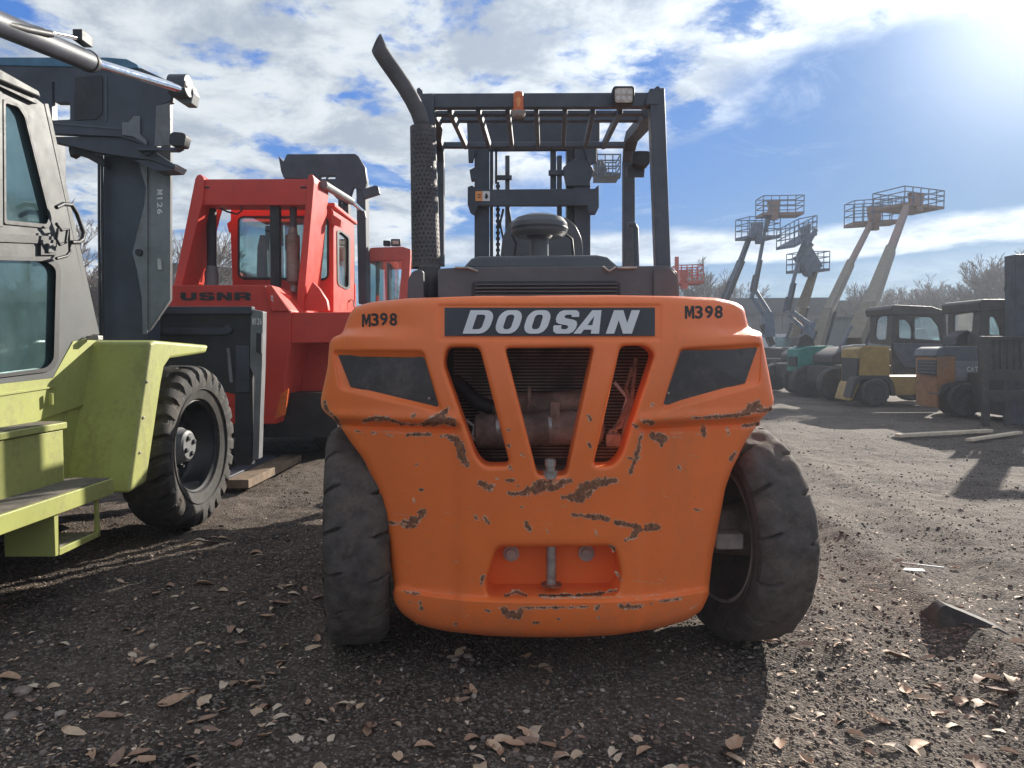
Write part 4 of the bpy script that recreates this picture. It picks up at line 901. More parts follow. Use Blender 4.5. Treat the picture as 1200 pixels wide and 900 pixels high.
# rear lamps and beacon
m = MB(); c_ = PL(rnd([(717.5,104),(720,100.5),(742,100.5),(744,104),(743,121),(719,121.5)], 3, 3), YR - .09); m.prism(c_, (0, .05, 0)); lp_ = m.build('work_lamp', M_BLACK, fk, bevel=.005)
m = MB(); m.prism(PL(rnd([(720.5,103.5),(741.5,103),(741,120),(721,119.8)], 3, 3), YR - .094), (0, .01, 0)); ll = m.build('lens', M_LED, lp_)
for a in (724.5, 731, 737.5):
    for b_ in (108, 115): MB().lathe([(0, .012), (-.003, .010), (-.003, .004), (.001, .001)], P(a, b_, YR - .095), (0, 1, 0), 12).build('reflector', M_LETTER, lp_, smooth=20)
c_ = P(607.5, 131, YR - .06); m = MB(); m.lathe([(0, .036), (.010, .036), (.012, .030), (.10, .028), (.108, .02), (.11, 0)], c_, (0, 0, 1), 20); bc = m.build('beacon', M_AMBER, fk, smooth=40)
m = MB(); m.lathe([(-.03, .03), (-.015, .040), (.0, .040)], c_, (0, 0, 1), 20); m.build('beacon_base', M_RIMEDGE, bc, smooth=40)
m = MB(); m.lathe([(.015, .012), (.06, .016), (.085, .006)], c_ + Vector((0, -.018, 0)), (0, 0, 1), 10); m.build('bulb', M_STO, bc, smooth=40)
part_beam('beacon_bracket', P(601, 137, YR - .03), P(615, 137, YR - .03), .06, .02)
# front-right lamp on its bracket
m = MB(); m.prism(PL(rnd([(742,178),(746,176.5),(760,176.5),(762.5,179),(761.5,192),(757,194.5),(746,194),(741.5,190)], 3, 3), 5.0), (0, .10, 0)); hl = m.build('work_lamp', M_BLACK, fk, bevel=.008)
MB().prism(PL([(735,195),(756,195),(755,207),(735,207)], 5.1), (0, .03, 0)).build('lamp_bracket', M_GREY, fk, bevel=.003)
MB().prism(PL([(749,193),(753,193),(753,196),(749,196)], 5.05), (0, .03, 0)).build('lamp_stud', M_STEEL, fk)

# mast
YM = 7.2
def pr(name, pts, Y, d, mt=M_MAST, bv=.006, par=None): return MB().prism(PL(pts, Y), (0, d, 0)).build(name, mt, par or fk, bevel=bv)
pr('mast_rail', [(556,304),(556,160),(573,160),(573,304)], YM, .16)
pr('mast_rail', [(673,304),(673,160),(692,160),(692,304)], YM, .16)
pr('inner_rail', [(574,304),(574,168),(578,168),(578,304)], YM + .05, .14)
pr('inner_rail', [(664,304),(664,168),(672,168),(672,304)], YM + .05, .14)
pr('mast_crosshead', [(547,141),(703,141),(703,164),(699,168),(699,190),(690,194),(683,168),(560,168),(554,190),(549,190)], YM - .03, .05)
pr('mast_head_beam', [(552,168),(700,168),(700,176),(552,177)], YM + .10, .04)
pr('mast_crossbeam', [(548,219),(553,217),(560,222),(697,221),(702,216),(702,243),(698,251),(690,251),(688,241),(560,241),(556,252),(551,249),(548,240)], YM - .10, .06)
pr('side_bracket', [(550,199),(556,196),(558,210),(552,211)], YM, .1)
pr('lift_cylinder', [(592,304),(592,182),(597.5,182),(597.5,304)], YM + .1, .08, M_GREY)
pr('lift_cylinder', [(653,304),(653,182),(658.5,182),(658.5,304)], YM + .1, .08, M_GREY)
pr('cylinder_rod', [(580,215),(580,170),(583,170),(583,215)], YM + .1, .03)
pr('cylinder_rod', [(645,235),(645,168),(652,168),(652,235)], YM + .12, .05)
pr('rod_clamp', [(582,205),(600,205),(600,210),(582,210)], YM + .05, .05)
pr('rod_clamp', [(643,199),(672,199),(672,205),(643,205)], YM + .05, .05)
for x, y0, y1 in ((583.5, 215, 302), (667, 172, 302)):
    m = MB(); y = y0; k = 0
    while y < y1:
        m.box(P(x, y, YM + .02), (.042 if k % 2 else .026, .02, .026)); y += 3.4; k += 1
    m.build('lift_chain', M_BLACK, fk, kind='stuff')
m = MB(); m.tube(PL([(590,245),(586,262),(590,280),(588,300)], YM), .012, 8); m.tube(PL([(596,245),(599,262),(594,285),(596,300)], YM), .012, 8); m.build('hose', M_BLACK, fk, smooth=60)
pr('hose_reel', [(660,196),(672,186),(690,188),(696,200),(690,218),(664,218)], YM - .02, .1)
stk = MB().prism(PL([(557,224),(574,224),(574,235.5),(557,235.5)], YM - .104), (0, .003, 0)).build('warning_label', M_STW, fk)
MB().prism(PL([(557,224),(565.5,224),(565.5,235.5),(557,235.5)], YM - .107), (0, .003, 0)).build('label_panel', M_STO, stk)
text_mb('=', lambda u, v: P(559.5 + 4 * u, 231.5 - 4 * v, YM - .110)).build('symbol', M_STENCIL, stk)
MB().prism(PL([(568,231),(569,227.5),(570,226),(571,227.5),(572.3,231),(570.5,233),(569,233)], YM - .108), (0, .002, 0)).build('symbol', M_STENCIL, stk)

# ============================================================ lime forklift on the left
lf = thing('forklift', 'lime green and grey cab forklift parked at the left edge, with side steps', 'forklift', (-3.6, 5.0, 0))
XC = -2.9      # cab side plane
def splate(outer, holes, X, th, name, mt, par, bevel=0, **k):
    return MB().plate(outer, holes, lambda a, b_: S(a, b_, X), lambda a, b_: S(a, b_, X) - Vector((th, 0, 0))).build(name, mt, par, bevel=bevel, **k)
W_UP = rnd([(5,117),(21,122),(29,134),(60,256),(57,266),(6,261)], 3, 3)
W_LO = rnd([(-90,300),(58,303),(70,312),(67,424),(58,434),(-90,452)], 6, 3)
W_BK = rnd([(-150,36),(-5,112),(-5,259),(-150,245)], 6, 3)
cabo = [(-200,-8),(0,93),(44,116),(52,122),(112,392),(84,402),(62,444),(0,451),(-200,482)]
cab = splate(cabo, [W_UP, W_LO, W_BK], XC, .05, 'cab_side', M_CAB, lf, bevel=.008)
roof = MB().prism(SL([(-200,-27),(0,80),(46,106),(49,115),(0,94),(-200,-8)], XC + .06), (-2.2, 0, 0)).build('cab_roof', M_CAB, lf, bevel=.012)
MB().prism(SL([(-200,-6),(0,95),(46,118),(44,122),(0,101),(-200,2)], XC + .03), (-.03, 0, 0)).build('rain_gutter', M_BLACK, cab)
for hw in (W_UP, W_LO, W_BK):
    MB().plate(scalep(hw, 1.03, 1.02), [scalep(hw, .93, .955)], lambda a, b_: S(a, b_, XC + .012), lambda a, b_: S(a, b_, XC - .03)).build('window_seal', M_BLACK, cab)
    MB().plate(scalep(hw, .97, .97), [], lambda a, b_: S(a, b_, XC - .018), lambda a, b_: S(a, b_, XC - .026)).build('window_pane', M_GLASSD, cab)
splate([(-4,104),(3,108),(4,266),(-3,266)], [], XC + .015, .02, 'door_post', M_CAB, lf, bevel=.004)
splate([(-200,262),(62,277),(66,286),(-200,275)], [], XC + .012, .02, 'door_trim', M_BLACK, lf)
m = MB()
for x, y in ((110, 394),): m.prism(SL([(52,121),(57,121),(117,392),(111,393)], XC - .02), (-.06, 0, 0))
m.build('front_pillar', M_CAB, lf, bevel=.006)
# far side and front glass close the cab
a, b_, c_, d_ = S(52, 121, XC), S(112, 392, XC), None, None
MB().prism([a + Vector((-.1, -.01, 0)), b_ + Vector((-.1, -.01, 0)), b_ + Vector((-2.0, -.01, 0)), a + Vector((-2.0, -.01, 0))], (0, -.02, 0)).build('windscreen', M_GLASSD, lf)
MB().bb(-4.95, -4.9, 3.0, 4.6, 1.2, 3.0).build('cab_side', M_CAB, lf)
MB().bb(-4.9, XC - .02, 2.9, 5.0, .45, 1.22).build('body', M_LIME, lf, bevel=.01)
MB().bb(-4.9, XC - .06, 2.2, 2.95, .9, 3.0).build('rear_panel', M_CAB, lf)
splate([(-200,482),(0,450),(62,443),(86,400),(112,396),(112,470),(52,490),(-200,600)], [], XC + .002, .05, 'side_panel', M_LIME, lf)
# door latch and mirror-like grab handles
splate([(48,281),(66,281),(66,299),(48,299)], [], XC + .02, .02, 'door_latch', M_BLACK, lf, bevel=.003)
splate([(57,285),(63,285),(63,296),(57,296)], [], XC + .035, .015, 'latch_plate', M_CAB, lf, bevel=.003)
m = MB(); m.tube(SL([(66,243),(74,239),(84,240),(90,250),(98,272),(97,280),(92,284),(84,284)], XC + .10), .014, 8); m.build('grab_handle', M_BLACK, lf, smooth=60)
m = MB(); m.tube(SL([(66,262),(72,270),(81,268),(82,295),(78,300),(66,303)], XC + .06), .010, 8); m.tube(SL([(68,268),(66,280),(70,287),(77,284),(79,270)], XC + .07), .009, 8); m.build('mirror_bracket', M_BLACK, lf, smooth=60)
# fender
XO = -2.5
fy = [(4.70, .50), (4.93, .53), (5.17, 1.20), (5.22, 1.31), (5.32, 1.375), (5.94, 1.41), (6.0, 1.475), (5.10, 1.505), (5.03, 1.49)]
MB().prism([Vector((XO, y, z)) for y, z in fy], (-.62, 0, 0)).build('fender', M_LIME, lf, bevel=.025, seg=3)
MB().prism([Vector((XO - .40, 4.75, .5)), Vector((XO - .40, 5.02, 1.46)), Vector((XO - .62, 4.9, 1.46)), Vector((XO - .62, 4.55, .5))], (0, .08, 0)).build('fender_gusset', M_LIME, lf, bevel=.01)
MB().beam(P(104, 396, 4.95), P(118, 396, 4.95), .06, .03).build('pillar_foot', M_STEEL, lf, bevel=.004)
for y_, z_ in ((4.78, .75), (4.84, .98), (4.90, 1.22)): MB().lathe([(0, .011), (.006, .010), (.007, .004)], (XO + .001, y_ + .06, z_), (1, 0, 0), 8).build('bolt', M_STEEL, lf)
for z_ in (.62, 1.10): MB().tube([(XC + .035, 4.50, z_), (XC + .035, 4.50, z_ + .07)], .013, 8).build('hinge', M_LIME, lf)
MB().prism([Vector((XO - .62, 4.548, .5)), Vector((XO - .62, 4.908, 1.46)), Vector((XO - .60, 4.905, 1.46)), Vector((XO - .60, 4.545, .5))], (0, -.006, 0)).build('weld_seam', M_LIME, lf)
splate([(-200,523),(0,462),(66,452),(66,454),(0,464),(-200,526)], [], XC + .012, .02, 'panel_seam', M_LIME, lf)
# steps
def step(x0, x1, y0, y1, z, th, nm='step'):
    s_ = MB().bb(x0, x1, y0, y1, z - th, z).build(nm, M_LIME, lf, bevel=.006)
    MB().bb(x0 + .02, x1 - .015, y0, y1 - .02, z + .001, z + .006).build('tread_plate', M_STEP, s_); return s_
step(XC, -2.72, 2.6, 4.42, 1.0, .04)
MB().bb(XC, -2.735, 2.6, 4.40, .62, .955).build('step_riser', M_LIME, lf, bevel=.006)
step(XC, XO, 2.6, 4.52, .635, .10)
m = MB(); z0, z1 = .30, .53
m.bb(XO - .30, XO - .02, 3.95, 3.99, z0, z1); m.bb(XO - .04, XO - .02, 3.99, 4.38, z0, z0 + .035); m.bb(XO - .04, XO - .02, 4.36, 4.39, z0, z1); m.bb(XO - .3, XO - .05, 3.99, 4.36, z0 - .0, z0 + .02)
m.build('step_bracket', M_LIME, lf, bevel=.004)
MB().bb(XO - .28, XO - .06, 4.0, 4.35, z0 + .024, z0 + .034).build('tread_grating', M_STEEL, lf)
# tyres
for sx, tx, ty in ((1, -2.70, 5.88), (-1, -5.55, 5.88)):
    Mx = Matrix.Translation((tx, ty, .655)) @ Matrix.Rotation(math.radians(-2), 4, 'Z') @ (Matrix.Identity(4) if sx > 0 else Matrix.Rotation(math.pi, 4, 'Z'))
    r_ = rim_mb(.36, .375, .16, -.06).xf(Mx).build('wheel_rim', M_RIMB, lf, smooth=35)
    tyre_mb(.655, .38, .375, 460, 26, .040, .26, lug=True, seed=3, worn=.004).xf(Mx).build('tyre', M_TYREB, r_, smooth=40)
    if sx > 0:
        m = MB(); m.lathe([(-.06, .155), (.0, .15), (.01, .14), (.06, .125), (.075, .105), (.075, 0)], (0, 0, 0), (1, 0, 0), 36); m.xf(Mx).build('hub', M_PLG, r_, smooth=30)
        for k in range(10):
            a = k * math.tau / 10; m = MB(); m.lathe([(.0, .02), (.03, .02), (.032, .014), (.05, .013)], (-.055, .185 * math.cos(a), .185 * math.sin(a)), (1, 0, 0), 6); m.xf(Mx).build('wheel_nut', M_BLACK, r_)
        for k in range(4):
            a = k * math.tau / 4 + .4; m = MB(); m.lathe([(.0, .022), (.016, .02), (.018, .01)], (.075, .07 * math.cos(a), .07 * math.sin(a)), (1, 0, 0), 6); m.xf(Mx).build('hub_bolt', M_BLACK, r_)
        m = MB(); m.lathe([(.112, .385), (.130, .385), (.135, .37), (.118, .355), (.108, .36)], (0, 0, 0), (1, 0, 0), 64, close=True); m.xf(Mx).build('lock_ring', M_BLACK, r_, smooth=35)
# mast
YL = 6.9
def lp(name, pts, Y, d, mt=M_MAST, bv=.008, par=None, holes=(), th=None):
    return MB().plate(pts, list(holes), lambda a, b_: P(a, b_, Y), lambda a, b_: P(a, b_, Y) + Vector((0, d, 0))).build(name, mt, par or lf, bevel=bv)
rail = lp('mast_rail', [(173,104),(200,104),(199,352),(173,390)], YL, .05, M_PLG)
lp('mast_rail_channel', [(122,150),(173,150),(173,400),(118,400)], YL + .02, .25, M_MAST)
lp('mast_rail_web', [(159,165),(172.5,165),(172.5,392),(167,392),(166,350),(160,315),(155,296),(160,275),(169,240),(171,220),(165,200)], YL - .02, .02, M_PLG, .003)
MB().lathe([(0, .035), (-.02, .033), (-.022, .02)], P(163.5, 296, YL - .02), (0, 1, 0), 20).build('pin', M_BLACK, lf, smooth=40)
lp('mast_rail', [(10,150),(58,150),(60,400),(5,400)], YL + .02, .25, M_MAST)
lp('mast_crosshead', [(-70,76),(140,76),(166,80),(200,96),(200,118),(184,124),(184,175),(171,182),(165,168),(141,160),(60,156),(-70,150)], YL - .25, .08, M_MAST,
   holes=[rnd([(61,96),(64,96),(64,120),(82,120),(82,140),(61,141)], 1, 2), rnd([(144,143),(150,143),(155,136),(164,136),(164,158),(144,153)], 1, 2)])
lp('crosshead_recess_shade', rnd([(88,90),(120,88),(120,132),(113,140),(86,141)], 3, 3), YL - .258, .01, M_BLACK, .002)  # black sheet laid on the front, painting the shade of a recess
lp('crosshead_seam', [(60,143),(143,150),(143,152),(60,145)], YL - .258, .01, M_GREY, 0)
lp('crosshead_seam', [(123,88),(125,88),(125,142),(123,142)], YL - .258, .01, M_GREY, 0)
lp('crosshead_panel', [(183,124),(199,120),(200,170),(181,171)], YL - .26, .02, M_PLG, .003)
lp('crosshead_rib', [(143,143),(150,143),(156,136),(164,136),(164,157),(172,165),(172,170),(156,160),(143,158)], YL - .27, .015, M_PLG, .003)
lp('lower_crosshead', [(-70,160),(141,160),(166,168),(206,194),(203,198),(178,188),(120,180),(60,166),(-70,166)], YL - .22, .10, M_MAST)
lp('mast_top_trim', [(-70,67),(125,67),(148,69),(160,75),(163,80),(-70,75)], YL - .26, .30, M_BLUE, .006)
lp('hose_sheave', [(80,165),(90,166),(100,174),(110,178),(122,190),(122,196),(114,192),(100,184),(88,180),(82,184),(80,176)], YL - .1, .1, M_BLACK)
m = MB()
for x in (116.0, 119.5): m.tube(PL([(x, 180), (x, 250), (x + 1.5, 395)], YL - .05), .012, 8)
m.build('mast_hose', M_BLACK, lf, smooth=60)
for i, chh in enumerate('M126'):
    stencil(chh, (lambda i: lambda u, v: P(184.0 + 6.5 * v, 222 + 7.6 * i + 6.2 * u, YL - .006))(i)).build('stencil_number', M_LETTER, rail)
lp('rail_stop', [(184,303),(188,303),(189,316),(185,316)], YL - .02, .02, M_STRAP, .003)
# tilt cylinder
ca, cb_, cc_ = S(-60, 3, -2.68), S(107, 73, -2.78), S(208, 103, -2.90)
m = MB(); m.tube([ca, cb_], .066, 24); tcy = m.build('tilt_cylinder', M_MAST, lf, smooth=40)
m = MB(); m.tube([cb_ - (cb_ - ca).normalized() * .05, cb_ + (cb_ - ca).normalized() * .02], [.072, .06], 24); m.build('gland', M_BLACK, tcy, smooth=40)
m = MB(); m.tube([cb_, cc_], .035, 18); m.build('piston_rod', M_CHROME, lf, smooth=40)
m = MB(); m.lathe([(-.08, .10), (.08, .10)], P(211, 101, 6.55), (1, 0, 0), 18); m.build('clevis', M_MAST, lf, bevel=.01)
MB().prism(PL([(200,93),(222,96),(227,108),(224,121),(214,121),(200,112)], 6.6), (0, .14, 0)).build('clevis_bracket', M_PLG, lf, bevel=.01)
m = MB(); m.lathe([(0, .035), (.04, .035)], P(216, 100, 6.5), (0, -1, 0), 12); m.build('pin', M_STEEL, lf, smooth=40)
q = SL([(-60,-20),(0,20),(20,29),(50,38)], -2.72); m = MB(); m.tube(q, .026, 10); m.tube(SL([(-60,0),(0,26),(30,34),(60,40)], -2.66), .02, 10); m.build('hydraulic_hose', M_BLACK, lf, smooth=60)
m = MB(); m.tube(SL([(50,36),(76,41),(88,44)], -2.72), .014, 10); m.build('hydraulic_fitting', M_CHROME, lf, smooth=60)
MB().box(S(97, 45, -2.72), (.06, .12, .07)).build('valve_block', M_BLACK, lf, bevel=.006)
# work lamp on its bracket
MB().prism(PL([(160,172),(212,173),(206,176),(160,176)], 6.6), (0, .08, 0)).build('lamp_bracket', M_MAST, lf)
MB().prism(PL(rnd([(199,156),(203,154),(214,155),(218,158),(215,171),(201,171),(197,166)], 2, 2), 6.55), (0, .12, 0)).build('work_lamp', M_BLACK, lf, bevel=.01)
MB().prism(PL([(156,187),(186,188),(208,193),(204,199),(182,200)], 6.7), (0, .2, 0)).build('stop_plate', M_MAST, lf)
# carriage in front of the mast
YC_ = 7.45
cr_ = lp('carriage', [(150,362),(294,362),(295,545),(275,545),(275,462),(262,459),(150,459)], YC_ + .03, .10, M_BLACK)
lp('carriage_bar', [(150,359),(295,359),(295,368),(150,368)], YC_ - .02, .10, M_MAST)
lp('carriage_bar', [(190,384),(262,384),(266,380),(272,386),(268,392),(190,392)], YC_ - .01, .05, M_MAST)
lp('carriage_post', [(276,405),(292,405),(292,460),(276,460)], YC_ + .0, .05, M_MAST)
sp_ = lp('side_plate', [(294,362),(308,365),(307,427),(305,480),(303,538),(296,540),(297,480),(298,443),(292.5,428)], YC_, .12, M_PLG, .006)
for i, chh in enumerate('M126'):
    stencil(chh, (lambda i: lambda u, v: P(295.6 + 2.9 * i + 2.4 * u, 380.5 - 8 * v, YC_ - .006))(i)).build('stencil_number', M_LETTER, sp_)
lp('latch', [(300.5,390),(306.5,391),(306,414),(300,413)], YC_ - .03, .03, M_BLACK, .003)
m = MB(); m.tube(PL([(267,408),(268,415),(271,448)], YC_ - .05), .018, 8); m.build('guide_rod', M_PLG, lf, smooth=60)
for x in (250, 300):
    g = G(x, 560); MB().box((g.x - .15, 8.1, .09), (.18, 1.7, .07)).build('fork', M_MAST, lf, bevel=.008)
MB().bb(-4.9, -3.05, 3.2, 6.6, .35, .95).build('chassis', M_BLACK, lf)
MB().bb(-5.5, -2.9, 5.75, 6.0, .52, .80).build('front_axle', M_BLACK, lf, bevel=.03)
tb = MB(); g0, g1 = G(284, 577), G(350, 543); tb.beam((g0.x - .10, g0.y + .12, .06), (g1.x - .12, g1.y + .12, .05), .24, .09)
tag(tb.build('timber_beam', M_WOOD, None, bevel=.006, loc=(g0.x, g0.y, 0)), 'brown timber beam lying on the ground under the forks of the lime forklift', 'timber')

# ============================================================ red forklift with the arch frame
rf = thing('forklift', 'red forklift with an arch frame over its cab and big black letters on the back', 'forklift', (-2.8, 9.4, 0))
YR8 = 8.6
def rp(name, pts, Y, d, mt=M_RED, bv=.012, par=None, holes=()):
    return MB().plate(pts, list(holes), lambda a, b_: P(a, b_, Y), lambda a, b_: P(a, b_, Y) + Vector((0, d, 0))).build(name, mt, par or rf, bevel=bv)
cwr = rp('counterweight', [(120,334),(318,334),(341,364),(341,402),(334,440),(333,456),(323,497),(120,497)], YR8, 1.2)
rp('side_frame', [(341,366),(412,366),(412,401),(341,402)], YR8 + .02, 2.6)
rp('frame_panel', [(341,402),(406,402),(406,470),(352,470),(341,440)], YR8 + .75, .1)
MB().prism(PL([(338,455),(334,486),(322,491),(329,462)], YR8 - .012), (0, .03, 0)).build('sunlit_flap', M_AMBER, rf)  # amber colour paints the sunlight on this red flap
fl = rp('corner_panel', [(311,335),(318,334),(340,365),(324,365),(318,364)], YR8 - .03, .03)
MB().prism([P(311,335,YR8-.06), P(341,347,YR8+.3), P(337,365,YR8+.3), P(319,365,YR8-.06)], (-.02, .02, 0)).build('corner_panel', M_RED, rf)
text_mb('S4', lambda u, v: P(317.5 + 8 * u, 352 - 7 * v + 6 * u, YR8 - .075 + .13 * u), offset=.03).build('emblem', M_LETTER, rf)
xs = {'U': (211.5, 230), 'S': (233, 251.5), 'N': (254, 271.5), 'R': (274.5, 294)}
for chh, (a, b_) in xs.items(): glyph_mb(chh, (lambda a, b_: lambda u, v: P(a + (b_ - a) * u, 352 - 9.4 * v, YR8 - .008))(a, b_)).build('letter', M_STENCIL, cwr)
YA = 9.2
rp('arch_post', [(229,208),(231,205),(235,204),(239,209),(238,236),(236,242),(213,336),(203.5,336)], YA, .62)
rp('arch_post', [(361,206),(363,204),(366,204),(368,209),(368,215),(355,365),(346,365)], YA, .72)
rp('arch_beam', [(237,210),(363,209.5),(363,240),(237,240)], YA + .03, .35)
m = MB()
for k in range(3): m.tube(PL([(226 + 5.0 * k, 330), (234 + 4.4 * k, 268), (244 + 3 * k, 243)], YA + .35 + .08 * k), .016, 6)
m.build('hydraulic_hose', M_RED, rf, smooth=60)
rp('gusset', [(350,364),(385,364),(383,352),(374,338),(366,330)], YA + .05, .1)
for x in (241, 355): rp('slot', [(x - 3, 218.7), (x + 4, 218.7), (x + 4, 220.5), (x - 3, 220.5)], YA + .022, .012, M_BLACK, 0)
# posts between arch and deck
rp('black_post', [(316,240),(327,240),(327,336),(317,336)], YA + .1, .1, M_BLACK, .006)
m = MB(); m.tube(PL([(248,244),(248,313)], YA + .3), .06, 14); m.build('lift_cylinder', M_BLACK, rf, smooth=40)
m = MB(); m.tube(PL([(248,312),(248,318)], YA + .3), .075, 14); m.tube(PL([(248,318),(248,336)], YA + .3), .085, 14); m.build('cylinder_base', M_PLG, rf, smooth=40)
m = MB(); m.tube(PL([(258,244),(266,248),(278,251),(283,247),(283,241)], YA + .1), .012, 8); m.build('hose', M_BLACK, rf, smooth=60)
# muffler and stack
c_ = P(344, 331, YA + .2); hp = lambda y: (331 - y) / FPX * (YA + .2)
m = MB(); m.lathe([(-.06, .04), (0, .06), (.005, .085), (hp(312), .088), (hp(311), .083), (hp(295), .083), (hp(294), .088), (hp(277), .086), (hp(275), .06), (hp(268), .05)], c_, (0, 0, 1), 24)
m.build('muffler', mat('rusty_muffler', (.30, .20, .16), .6, metal=.3, var=.3, vs=6, dirt=(.45, .36, .30), damt=.5, ds=5), rf, smooth=35)
m = MB(); m.lathe([(0, .042), (hp(240) - hp(270), .046)], P(344, 270, YA + .2), (0, 0, 1), 18); m.build('exhaust_stack', M_EXH, rf, smooth=40)
m = MB(); m.lathe([(0, .04), (.08, .045)], P(344.5, 342, YA + .2), (0, 0, 1), 14); m.build('muffler_foot', M_STEEL, rf, smooth=40)
# cab
YB = 10.0
cbr = rp('cab_back', [(270,246),(276,244),(388,244),(391,248),(391,366),(274,366),(272,330),(270,280)], YB, .06, holes=[rnd([(279,256),(284,253.5),(379,253.5),(385,258),(385,324),(381,328),(284,327),(279,323)], 4, 3)])
MB().plate(rnd([(278.5,256),(284,253),(379,253),(385.5,258),(385.5,324),(381,328.5),(284,327.5),(278.5,323)], 4, 3), [rnd([(281,257),(285,255.5),(378,255.5),(383,259),(383,323),(380,326),(285,325),(281,322)], 4, 3)], lambda a, b_: P(a, b_, YB - .012), lambda a, b_: P(a, b_, YB + .01)).build('window_seal', M_BLACK, cbr)
rp('window_pane', [(279,254),(385,254),(385,327),(279,327)], YB + .02, .008, M_GLASS, 0, cbr)
XR = P(391, 300, YB).x
def fy_(px): return XR * FPX / (px - 600)
side_o = [(391,247),(415,262.5),(415,366),(391,366)]
h1 = rnd([(396,271),(399,270),(409,277),(410,280),(410,336),(407,339),(398,334),(396.5,330)], 2, 2)
MB().plate(side_o, [h1], lambda a, b_: S(a, b_, XR), lambda a, b_: S(a, b_, XR) - Vector((.05, 0, 0))).build('cab_side', M_RED, rf, bevel=.006)
MB().plate(scalep(h1, 1.12, 1.03), [scalep(h1, .82, .95)], lambda a, b_: S(a, b_, XR + .012), lambda a, b_: S(a, b_, XR - .01)).build('window_seal', M_BLACK, cbr)
MB().plate(h1, [], lambda a, b_: S(a, b_, XR - .02), lambda a, b_: S(a, b_, XR - .028)).build('window_pane', M_GLASS, cbr)
xl = P(271, 300, YB).x
MB().bb(xl, XR + .03, YB - .02, YB + 1.42, P(300, 243, YB).z, P(300, 243, YB).z + .06).build('cab_roof', M_RED, rf, bevel=.015)
z1_, z0_ = P(300, 245, YB).z, 1.6
for (x_, y_) in ((xl + .05, YB + 1.35), (XR - .05, YB + 1.36), (XR - .6, YB + 1.36)): MB().bb(x_ - .035, x_ + .035, y_, y_ + .05, z0_, z1_).build('cab_post', M_BLACK, rf)
MB().bb(xl, xl + .05, YB + .06, YB + 1.36, z0_, P(300, 318, YB).z).build('cab_side', M_RED, rf)
MB().bb(xl, XR, YB + 1.34, YB + 1.4, 1.4, P(300, 322, YB).z).build('cab_front', M_RED, rf)
MB().prism(PL([(300,325),(301,290),(304,275),(310,275),(313,290),(314,325)], YB + .6), (0, .12, 0)).build('seat', M_BLACK, rf, bevel=.02)
MB().bb(xl + .35, xl + .39, YB + 1.0, YB + 1.05, z0_, z1_).build('cab_post', M_BLACK, rf)
MB().prism(PL([(388,250),(400,258),(399,266),(388,262)], YB - .03), (0, .1, 0)).build('side_lamp', M_REDD, rf, bevel=.006)
MB().prism(PL([(266,262),(271,258),(271,272),(268,272)], YB), (0, .05, 0)).build('hinge', M_RED, rf)
for pts in ([(408,355),(411,351),(414,352),(415,360)],): m = MB(); m.tube(PL(pts, 10.9), .012, 6); m.build('door_handle', M_STEEL, rf)
# mast of the red machine
YMR = 12.2
rp('mast_crosshead', [(326,182),(330,187),(332,189),(336,180.5),(416,180),(420,183),(428,196),(430,214),(427,224),(414,219),(408,238),(398,236),(390,228),(374,212),(332,208),(329,200)], YMR, .12, M_MAST, holes=[[(376,206),(382,206),(382,209.5),(376,209.5)], [(384,206),(393,206),(393,209.5),(384,209.5)]])
rp('mast_rail', [(417,208),(428,205),(430,356),(420,356)], YMR + .02, .3, M_MAST)
rp('inner_rail', [(401,235),(408,235),(411,356),(405,356)], YMR + .1, .2, M_BLACK)
rp('inner_rail', [(396,214),(399,214),(399,250),(396,250)], YMR + .1, .2, M_BLACK)
rp('mast_rail', [(333,205),(343,205),(345,356),(334,356)], YMR + .02, .3, M_MAST)
rp('crosshead_arm', [(424,222),(439,217),(443,218),(445,227),(426,233)], YMR - .02, .1, M_MAST)
m = MB(); m.tube([P(379, 216, YA + .3), P(412, 236, 11.2)], .055, 14); m.build('tilt_cylinder', M_PLG, rf, smooth=40)
m = MB(); m.tube([P(412, 236, 11.2), P(424, 247, 12.0)], .035, 12); m.build('piston_rod', M_CHROME, rf, smooth=40)
rp('rod_clevis', [(418,240),(427,246),(429,256),(421,252)], 12.0, .1, M_MAST)
# wheels and dark underbody
MB().bb(-4.4, -2.15, 8.9, 12.0, .35, .9).build('chassis', M_BLACK, rf)
for tx, ty in ((-2.45, 10.1), (-4.9, 10.1), (-2.35, 12.4), (-4.9, 12.4)):
    Mx = Matrix.Translation((tx, ty, .62)); r_ = rim_mb(.40, .34, .15, .05).xf(Mx).build('wheel_rim', M_BLACK, rf, smooth=35)
    tyre_mb(.62, .42, .34, 160, 22, .03, .2, lug=True).xf(Mx).build('tyre', M_TYREB, r_, smooth=40)

# second red machine, only its cab shows
r2 = thing('forklift', 'faded red cab machine half hidden between the arch forklift and the orange counterweight', 'forklift', (-2.0, 13.3, 0))
Y2 = 12.6
def q2(name, pts, Y, d, mt=M_REDD, bv=.01, par=None, holes=()): return MB().plate(pts, list(holes), lambda a, b_: P(a, b_, Y), lambda a, b_: P(a, b_, Y) + Vector((0, d, 0))).build(name, mt, par or r2, bevel=bv)
q2('cab_roof', [(430,292),(437,290),(472,289),(481,292),(481,305),(430,306)], Y2, 1.4)
q2('cab_pillar', [(472,300),(481,298),(478,356),(467,356)], Y2 - .03, .15)
q2('cab_pillar', [(440,306),(444,306),(444,356),(440,356)], Y2 + .1, .1, M_BLACK)
q2('cab_pillar', [(450,306),(458,306),(459,356),(452,356)], Y2 + .4, .1, M_BLACK)
q2('cab_pillar', [(430,306),(433,306),(433,356),(430,356)], Y2, .1)
q2('cab_glass', [(433,306),(468,306),(466,356),(433,356)], Y2 + .05, .01, M_GLASS, 0)
